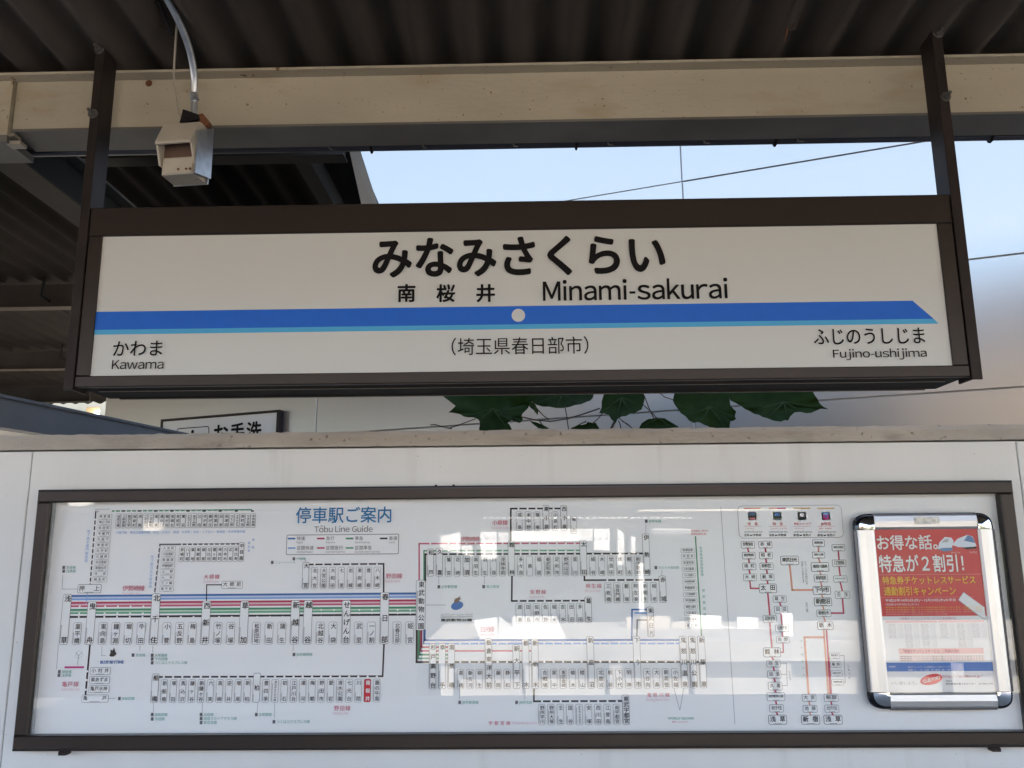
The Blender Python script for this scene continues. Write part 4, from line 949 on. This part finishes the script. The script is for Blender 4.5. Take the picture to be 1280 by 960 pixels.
# ================================================================== LEAVES OVER THE WALL
pt_ = empty('broad_leaf_plant', (.3, 2.6, 0), 'broad toothed dark green leaves with thin stalks rising between wall top and name sign', 'plant')
def c6(x, y): return 540+x/4.923, 480+y/4.923
def c7(x, y): return 780+x/4.923, 480+y/4.923
M['leafvein'] = mat('pale_leaf_rib', (.032, .055, .018), .6, spec=.1)
LV = [
 ([c6(*p) for p in ((60,-80),(60,70),(100,100),(145,135),(122,158),(100,175),(135,178),(170,185),(195,200),(220,205),(245,205),(270,210),(288,222),(295,240),(290,276),(290,300),(488,300),(490,275),(478,252),(465,240),(490,222),(510,205),(528,222),(540,240),(556,228),(560,215),(552,200),(555,185),(575,165),(590,150),(610,110),(640,100),(680,-80))], 2.60, .02),
 ([c6(*p) for p in ((600,-90),(590,60),(600,95),(625,118),(650,130),(685,140),(720,140),(765,148),(810,148),(845,142),(880,130),(920,124),(950,110),(975,102),(990,85),(1000,50),(1010,-90))], 2.66, .025),
 ([(760,455),(756,470),(755,492),(752,502),(752,509),(749,516.5),(755,516.8),(761,518.5),(764,524),(769.5,529),(772.5,523),(777.5,520.5),(783,520),(788,516.5),(793,517),(798,513.5),(802,512),(804,506.5),(806,498),(804,488),(800,470),(790,455)], 2.56, .015),
 ([c7(*p) for p in ((330,-90),(310,60),(300,100),(312,128),(330,150),(350,180),(380,200),(400,225),(430,240),(448,234),(470,238),(495,252),(520,260),(520,300),(650,300),(650,260),(655,230),(674,226),(690,215),(683,200),(685,185),(692,170),(672,152),(655,130),(650,100),(640,40),(640,-90))], 2.62, .02),
 ([c7(*p) for p in ((640,-100),(640,60),(652,100),(685,116),(720,135),(745,155),(770,165),(800,184),(830,190),(855,204),(880,210),(920,226),(965,232),(990,222),(1010,225),(1022,200),(1050,175),(1085,172),(1120,180),(1150,178),(1180,165),(1215,150),(1258,155),(1232,143),(1215,130),(1200,112),(1190,90),(1175,70),(1160,45),(1120,-100))], 2.70, .03),
 ([c7(*p) for p in ((95,300),(95,265),(110,240),(128,228),(150,215),(175,214),(200,206),(225,209),(250,210),(272,224),(290,235),(315,250),(335,262),(335,300))], 2.58, .01),
 ([c6(*p) for p in ((860,300),(855,270),(878,262),(900,250),(925,252),(950,245),(957,232),(975,237),(1010,240),(1018,255),(1028,270),(1020,300))], 2.64, .008),
 ([c6(*p) for p in ((596,108),(620,112),(640,130),(645,145),(655,165),(650,192),(636,176),(625,160),(610,150),(600,140))], 2.55, .004),
 ([c6(*p) for p in ((600,228),(640,235),(680,250),(722,273),(700,280),(655,272),(628,252))], 2.57, .006)]
rl = random.Random(3)
for pts, y, cup in LV:
    n = len(pts); cu_ = sum(p[0] for p in pts)/n; cv_ = sum(p[1] for p in pts)/n
    v = []; ph_ = rl.random()*6
    for r in (1, .66, .33):
        for i, (u, vv_) in enumerate(pts):
            uu, wv = cu_+(u-cu_)*r, cv_+(vv_-cv_)*r
            yy = y + cup*(1-r)*1.0 + cup*.6*sin(ph_+(uu-cu_)*.06)*r + (.35*cup*rl.uniform(-1, 1) if r == 1 else 0) - (wv-cv_)*.0012
            v.append(tuple(at(uu, wv, yy)))
    v.append(tuple(at(cu_, cv_, y+cup*1.05)))
    f = [(k*n+i, k*n+(i+1) % n, (k+1)*n+(i+1) % n, (k+1)*n+i) for k in range(2) for i in range(n)] + [(2*n+i, 2*n+(i+1) % n, 3*n) for i in range(n)]
    mb = MB(); mb.add(v, f, M['leaf'], True)
    nv = len(mb.v)
    # ribs standing proud of the underside
    lo = [p for p in pts if p[1] > cv_]
    c0 = at(cu_, cv_-6, y+cup-.004)
    for p in lo[1::4]:
        e = at(cu_+(p[0]-cu_)*.85, cv_+(p[1]-cv_)*.85, y-.004-(p[1]-cv_)*.0010)
        mb.tube([tuple(c0), tuple((c0+e)/2+Vector((0, -.003, 0))), tuple(e)], [.0022, .0015, .0005], M['leafvein'], 5)
    mb.build('leaf', pt_)
ST = [[c6(*p) for p in ((100, 274), (170, 250), (270, 213))], [c6(*p) for p in ((555, 203), (640, 222), (730, 230), (830, 215), (930, 185), (1032, 150))],
      [c6(*p) for p in ((818, 140), (830, 205), (842, 290))], [c6(*p) for p in ((645, 150), (680, 190), (718, 218))], [c6(*p) for p in ((1052, 178), (1020, 215), (985, 245))],
      [c6(*p) for p in ((1095, 290), (1130, 220), (1160, 150), (1195, 60))], [c6(*p) for p in ((1150, 210), (1190, 240), (1228, 268))], [c6(*p) for p in ((1148, 225), (1158, 250), (1166, 290))],
      [c6(*p) for p in ((-10, 252), (20, 250), (60, 262), (122, 276))], [c7(*p) for p in ((200, 40), (250, 80), (302, 97))], [c7(*p) for p in ((125, 70), (150, 140), (187, 218))],
      [c7(*p) for p in ((115, 125), (160, 165), (207, 215))], [c7(*p) for p in ((-10, 230), (20, 245), (48, 270))]]
for i, s_ in enumerate(ST):
    r = .0042 if i == 5 else (.0022 if i == 1 else .0016)
    mb = MB(); mb.tube([tuple(at(u, v_, 2.6+.015*j)) for j, (u, v_) in enumerate(s_)], r, M['stem'], 6); mb.build('stalk', pt_)

# ================================================================== CONDUIT, HOODED BOX, CABLES
def path(pts, r, m, n=10):
    """pts: (u,v,y); smoothed with Catmull-Rom"""
    P = [at(*p) for p in pts]; out = []
    for i in range(len(P)-1):
        p0, p1, p2, p3 = P[max(i-1, 0)], P[i], P[i+1], P[min(i+2, len(P)-1)]
        for k in range(5):
            t = k/5; out.append(.5*((2*p1)+(-p0+p2)*t+(2*p0-5*p1+4*p2-p3)*t*t+(-p0+3*p1-3*p2+p3)*t**3))
    out.append(P[-1]); b = MB(); b.tube(out, r, m, n); return b
cd_ = empty('steel_conduit', tuple(at(243, 140, 1.93)), 'bent galvanised conduit coming down from the roof in front of the cream beam', 'conduit')
path([(196, -22, 1.72), (212, 4, 1.76), (226, 32, 1.81), (237, 62, 1.86), (242.5, 92, 1.90), (243, 118, 1.92), (243, 144, 1.925)], .0088, M['galv'], 16).build('tube', cd_)
path([(241.5, 118, 1.9155), (242.5, 121, 1.9155), (243.4, 125, 1.9155)], .0108, M['galv'], 16).build('collar', cd_)
b = MB(); a = at(229, 139, 1.915); c = at(248, 152, 1.915)
b.prism([(a.x, a.z+.004), (a.x+.012, a.z), (c.x, c.z+.018), (c.x+.004, c.z+.004), (a.x-.006, c.z-.002), (a.x-.003, c.z+.010)][::-1], 'y', 1.912, 1.94, M['black']); b.build('black_tape', cd_)
b = MB(); a = at(249, 143, 1.918); c = at(262, 156, 1.918)
b.prism([(a.x, a.z), (a.x+.010, a.z+.001), (c.x, c.z+.008), (c.x-.002, c.z), (c.x-.010, c.z-.004), (a.x, c.z+.012)][::-1], 'y', 1.915, 1.935, M['rust']); b.build('rusty_clamp', cd_)
b = path([(225, -14, 1.78), (222, 20, 1.82), (219, 62, 1.87), (217.5, 98, 1.90), (221, 130, 1.915), (226.5, 148, 1.92)], .0028, M['cable'], 8).build('hanging_cable', label='thin grey beige cable hanging beside the bent galvanised conduit', cat='cable')
path([(188, -14, 1.74), (200, 6, 1.77), (206, 22, 1.80), (212, 38, 1.82), (216, 44, 1.83)], .0055, M['black'], 8).build('black_cable', label='black wrapped cable end beside the top of the conduit', cat='cable')
path([(141, 37, 1.93), (152, 38.5, 1.92), (166, 39, 1.9), (182, 35, 1.87), (200, 33, 1.83)], .0012, M['rust'], 6).build('tie_wire', label='thin rusty wire from the left hanging bar to the conduit', cat='wire')
mb = MB(); P_ = [at(984, -6, 1.84), at(999, -6, 1.84), at(1000, 20, 1.86), at(995, 37, 1.875), at(984, 39, 1.875), at(986, 18, 1.86)]
v = [tuple(p) for p in P_]+[(p.x+.001, p.y+.004, p.z) for p in P_]
mb.add(v, [(5, 4, 3, 2, 1, 0), (6, 7, 8, 9, 10, 11)]+[(i, (i+1) % 6, (i+1) % 6+6, i+6) for i in range(6)], mat('peeling_strip', (.06, .042, .036), .8, spec=.1, nscale=30, namt=.4))
mb.tube([tuple(at(985, 10, 1.862)), tuple(at(983.5, 40, 1.87)), tuple(at(980, 54, 1.87))], [.003, .0025, .0006], M['rust'], 6)
mb.build('peeling_strip', label='torn brown strip hanging down from the corrugated roof', cat='strip')

YB = 1.895
hb = empty('hooded_box', tuple(at(228, 190, 1.93)), 'small beige hooded outlet box with galvanised back plate at the conduit end', 'outlet box')
X0 = at(204.5, 205, YB).x; X1 = at(248.5, 205, YB).x
def zz(v, y=YB): return at(228, v, y).z
zt_, zb_ = zz(152.5), zz(218.5)
b = MB()      # hood: sloping shell, open underneath
prof = [(1.953, zt_), (1.905, zt_), (1.894, zt_-.004), (1.862, zz(175.5, 1.862)), (1.8625, zz(178.5, 1.862)), (1.868, zz(178.5, 1.862)), (1.900, zt_-.012), (1.953, zt_-.012)]
b.prism(prof[::-1], 'x', X0-.004, X1+.001, M['cover']); b.build('hood', hb)
for xa, xb in ((X0-.004, X0+.0005), (X1-.003, X1+.0012)):
    b = MB(); b.prism([(1.9525, zt_-.0125), (1.900, zt_-.0125), (1.868, zz(179, 1.862)), (1.887, zz(206, 1.887)), (1.9525, zz(206))], 'x', xa, xb, M['cover']); b.build('cheek', hb)
part('recess_back', hb, [((X0+.001, 1.898, zz(197)+.0005), (X1-.0035, 1.952, zt_-.026))], M['coverin'])
b = MB(); b.box((X0+.001, 1.890, zb_), (X1-.0035, 1.952, zz(197)), M['cover'], .004); b.build('cover_plate', hb)
for u, r in ((226, .0028), (236.5, .0028), (241.5, .003)):
    q = at(u, 212, 1.89); b = MB(); b.tube([(q.x, 1.8875, q.z), (q.x, 1.892, q.z)], r, M['rust'], 10); b.build('screw', hb)
b = MB(); v0, v1 = zz(160), zz(221)
b.prism([(1.884, zz(164, 1.884)), (1.884, zz(217.5, 1.884)), (1.962, zz(232, 1.962)+.014), (1.962, zz(163, 1.962))], 'x', X1+.0022, X1+.006, M['galv']); b.build('back_plate', hb)
part('back_plate', hb, [((X0-.002, 1.9545, zb_), (X1+.002, 1.9585, zt_-.002))], M['galv'])

hb.rotation_euler = (0, 0, radians(-6)); hb.location = (hb.location.x-.001, hb.location.y, hb.location.z)

# ================================================================== ACROSS THE TRACKS (seen in the glass; bounces light; several shapes added for the reflections)
for y, lb in ((-5.9, 'near rail of the near track behind the viewer'), (-6.97, 'far rail of the near track behind the viewer'), (-8.0, 'near rail of the far track behind the viewer'), (-9.07, 'far rail of the far track behind the viewer')):
    b = MB(); b.box((-60, y-.035, -1.0), (60, y+.035, -.85), M['rail']); b.build('steel_rail', label=lb, cat='rail', group='rails of the two tracks')
def Rf(u, v, L):
    """point on the plane L metres behind us that the map glass mirrors at this photo pixel"""
    d = fw + RT*((u-640)/F) + UP*((480-v)/F); d = d/d.y
    return Vector((d.x*(4.6+L), -L, 1.5+d.z*(4.6+L)))
PXL = Rf(529, 800, 10).x
CON = mat('pale_concrete', (.42, .39, .34), .85, nscale=1.5, namt=.35, streak=((.2, .18, .15), 1.2, .5, .75))
b = MB(); b.box((PXL, -10.35, -.32), (40, -10, -.001), CON); b.box((PXL+.6, -14, -1.1), (40, -10.3, -.32), CON); b.box((PXL, -14, -.319), (40, -10.351, -.001), CON)
for k in range(30): b.box((PXL+.3+k*1.4, -10.3, -1.1), (PXL+.5+k*1.4, -10.05, -.321), CON)
b.build('opposite_platform', kind='structure')
HD = mat('dark_backdrop_face', (.022, .032, .014), .9, nscale=2, namt=.6, bump=1, bscale=6)
hg = MB(); rh = random.Random(5); n = 90; v = []
for j in range(6):
    for i in range(n+1):
        v.append((-45+i, -15.2+rh.uniform(-.35, .35)+(.8 if j == 5 else 0), -1.1+j*.85+(rh.uniform(-.35, .3) if j else 0)))
hg.add(v, [(j*(n+1)+i, (j+1)*(n+1)+i, (j+1)*(n+1)+i+1, j*(n+1)+i+1) for j in range(5) for i in range(n)], HD)
hg.build('dark_backdrop', label='dark backdrop added behind the opposite platform for the reflections', cat='backdrop')  # dark backdrop added so the glass mirrors little between bright patches
sh = empty('dark_block', (-12, -11, 0), 'dark block added left of the opposite platform to keep reflections dark there', 'dark block')  # dark block added so the left of the glass stays dark
part('body', sh, [((-34, -13.5, -1.1), (PXL-.05, -9.7, 2.2))], M['bronze_dark']); part('roof', sh, [((-34.3, -13.8, 2.21), (PXL-.1, -9.4, 2.3))], M['roof_far'])
def refl_shape(px, L, depth, m, name, parent=None, **kw):
    P = [Rf(u, v, L) for u, v in px]; b = MB(); b.prism([(p.x, max(p.z, .003) if L < 14.5 and p.z > -.3 else p.z) for p in P], 'y', -L, -L-depth, m)
    return b.build(name, parent, **kw)
WHT = M['refl_white']; CRM = mat('cream_stand_in', (.50, .45, .38), .8, nscale=2, namt=.25)
A = [([(503, 674), (520, 671), (558, 669), (575, 665), (575, 691), (560, 689), (541, 685), (515, 684)], 13.2, 'added white sloping shape mirrored as a bright patch left of centre', 'canopy'),
     ([(577, 682), (590, 682), (591, 696), (578, 693)], 13.0, 'added small white shape mirrored left of the tall bright patch', 'door'),
     ([(601, 665), (621, 665), (621, 699), (601, 699)], 13.0, 'added tall white shape mirrored as a bright patch in the glass', 'kiosk'),
     ([(623, 666), (635, 666), (635, 678), (623, 678)], 13.0, 'added small white shape mirrored right of the tall bright patch', 'plate'),
     ([(638, 664), (686, 663), (686, 661), (741, 661), (741, 676), (638, 677)], 13.1, 'added long low white shape mirrored as a bright band', 'shed front'),
     ([(742.5, 661), (762, 661), (762, 689), (742.5, 687)], 13.0, 'added white shape mirrored beside the rounded bright patch', 'wall'),
     ([(772, 662), (776, 663), (780, 668), (780, 706), (772, 706)], 13.0, 'added narrow rounded white shape mirrored in the glass', 'cabin'),
     ([(789, 670), (794, 671), (794, 692), (789, 692)], 12.8, 'added thin white shape mirrored right of the rounded patch', 'bright shape'),
     ([(798, 704), (804, 704), (805, 765), (799, 765)], 12.0, 'added tall white strip mirrored as a bright upright streak', 'pillar'),
     ([(815, 661), (863, 661), (863, 667), (815, 667)], 13.3, 'added thin pale strip mirrored high in the glass', 'board'),
     ([(977, 767), (990, 767), (992, 824), (980, 824)], 10.9, 'added white shape mirrored as a bright upright patch at the right', 'cabinet')]
for px, L, lb, cat in A: refl_shape(px, L, .3, WHT, cat.replace(' ', '_'), label=lb, cat=cat)  # white shapes added as stand-ins for bright patches mirrored in the glass
lw = empty('white_refl_shapes', (0, -10.6, 0), 'irregular white shapes added for the bright reflections at the opposite platform edge', 'sheeting')  # stand-in shapes added for the low bright patches
for px in ([(624, 771), (640, 784), (641, 771), (696, 771), (708, 798), (704, 801), (623, 806)], [(592, 776), (622, 772), (622, 804), (600, 806)]):
    refl_shape(px, 10.55, .2, WHT, 'sheet', lw)
gb = empty('cream_refl_boards', (4, -12, 0), 'cream boards added for the pale reflection along the right of the opposite platform', 'pale shape')  # boards added to give the glass its cream band
e0 = [(783, 771), (800, 770), (838, 771), (839, 778), (862, 776), (862, 768), (902, 770), (902, 784), (921, 783), (921, 771), (948, 772), (948, 790), (975, 788)]
for (ua, va), (ub, vb) in zip(e0, e0[1:]):
    if ub-ua < 3: continue
    refl_shape([(ua, va), (ub-.6, vb), (ub-.6, 812), (ua, 812)], 12.3+random.random()*.2, .1, CRM if random.random() < .75 else WHT, 'board', gb)
wb = empty('added_building', (2, -24, 0), 'brown building with dark windows added far behind to tone the clad panel reflections', 'building')  # unseen building added and toned for what the clad panels mirror
part('wall', wb, [((-28, -32, -1.1), (32, -24, 6.5))], mat('brown_added_face', (.24, .19, .15), .8, nscale=2, namt=.2)); part('roof', wb, [((-28.4, -32.4, 6.51), (32.4, -23.6, 6.8))], M['beam_grey'])
for k in range(11):
    part('window', wb, [((-26+k*5, -23.99, 4.0), (-24+k*5, -23.96, 5.4))], M['winglass'])

refl_shape([(86, 626), (113, 626), (113, 631), (98, 633), (87, 632)], 12.5, .2, WHT, 'white_refl_patch', label='white patch added for a small bright reflection high at the left', cat='plate')  # added for a small white reflection
refl_shape([(180, 647), (190, 646), (203, 652), (205, 660), (199, 664), (180, 663)], 9.6, .15, CRM, 'cream_refl_patch', label='cream patch added in front of the dark block for a pale reflection', cat='notice')  # added for a cream blob in the reflection
refl_shape([(798, 637.2), (1000, 635.6), (1000, 638), (798, 639.4)], 12.8, .1, CRM, 'light_refl_strip', label='long thin cream strip added for a line of light mirrored at the right', cat='rail')  # strip added to mirror as a thin line of light
refl_shape([(205, 642.5), (370, 640.5), (370, 642.3), (205, 644.5)], 9.65, .1, CRM, 'light_refl_strip', label='long thin cream strip added for a line of light mirrored at the left', cat='batten')  # second strip added for the line of light at the left
lr = empty('light_dot_row', tuple(Rf(730, 647, 12.6)), 'row of small white blocks added for a dotted line of light in the glass', 'markers')  # blocks added to mirror as a dotted line of light
for k in range(33):
    u = 606+k*8; b = MB()
    for q in (Rf(u, 647.4, 12.6),): b.box((q.x-.03, q.y, q.z-.014), (q.x+.03, q.y+.02, q.z+.014), WHT)
    b.build('marker', lr)
refl_shape([(826, 873), (1290, 868), (1290, 884), (990, 888), (830, 888)], 7.4, .1, CRM, 'pale_refl_strip', label='pale strip added between the tracks for the low white reflection at the right', cat='trough')  # strip added for the low bright reflection
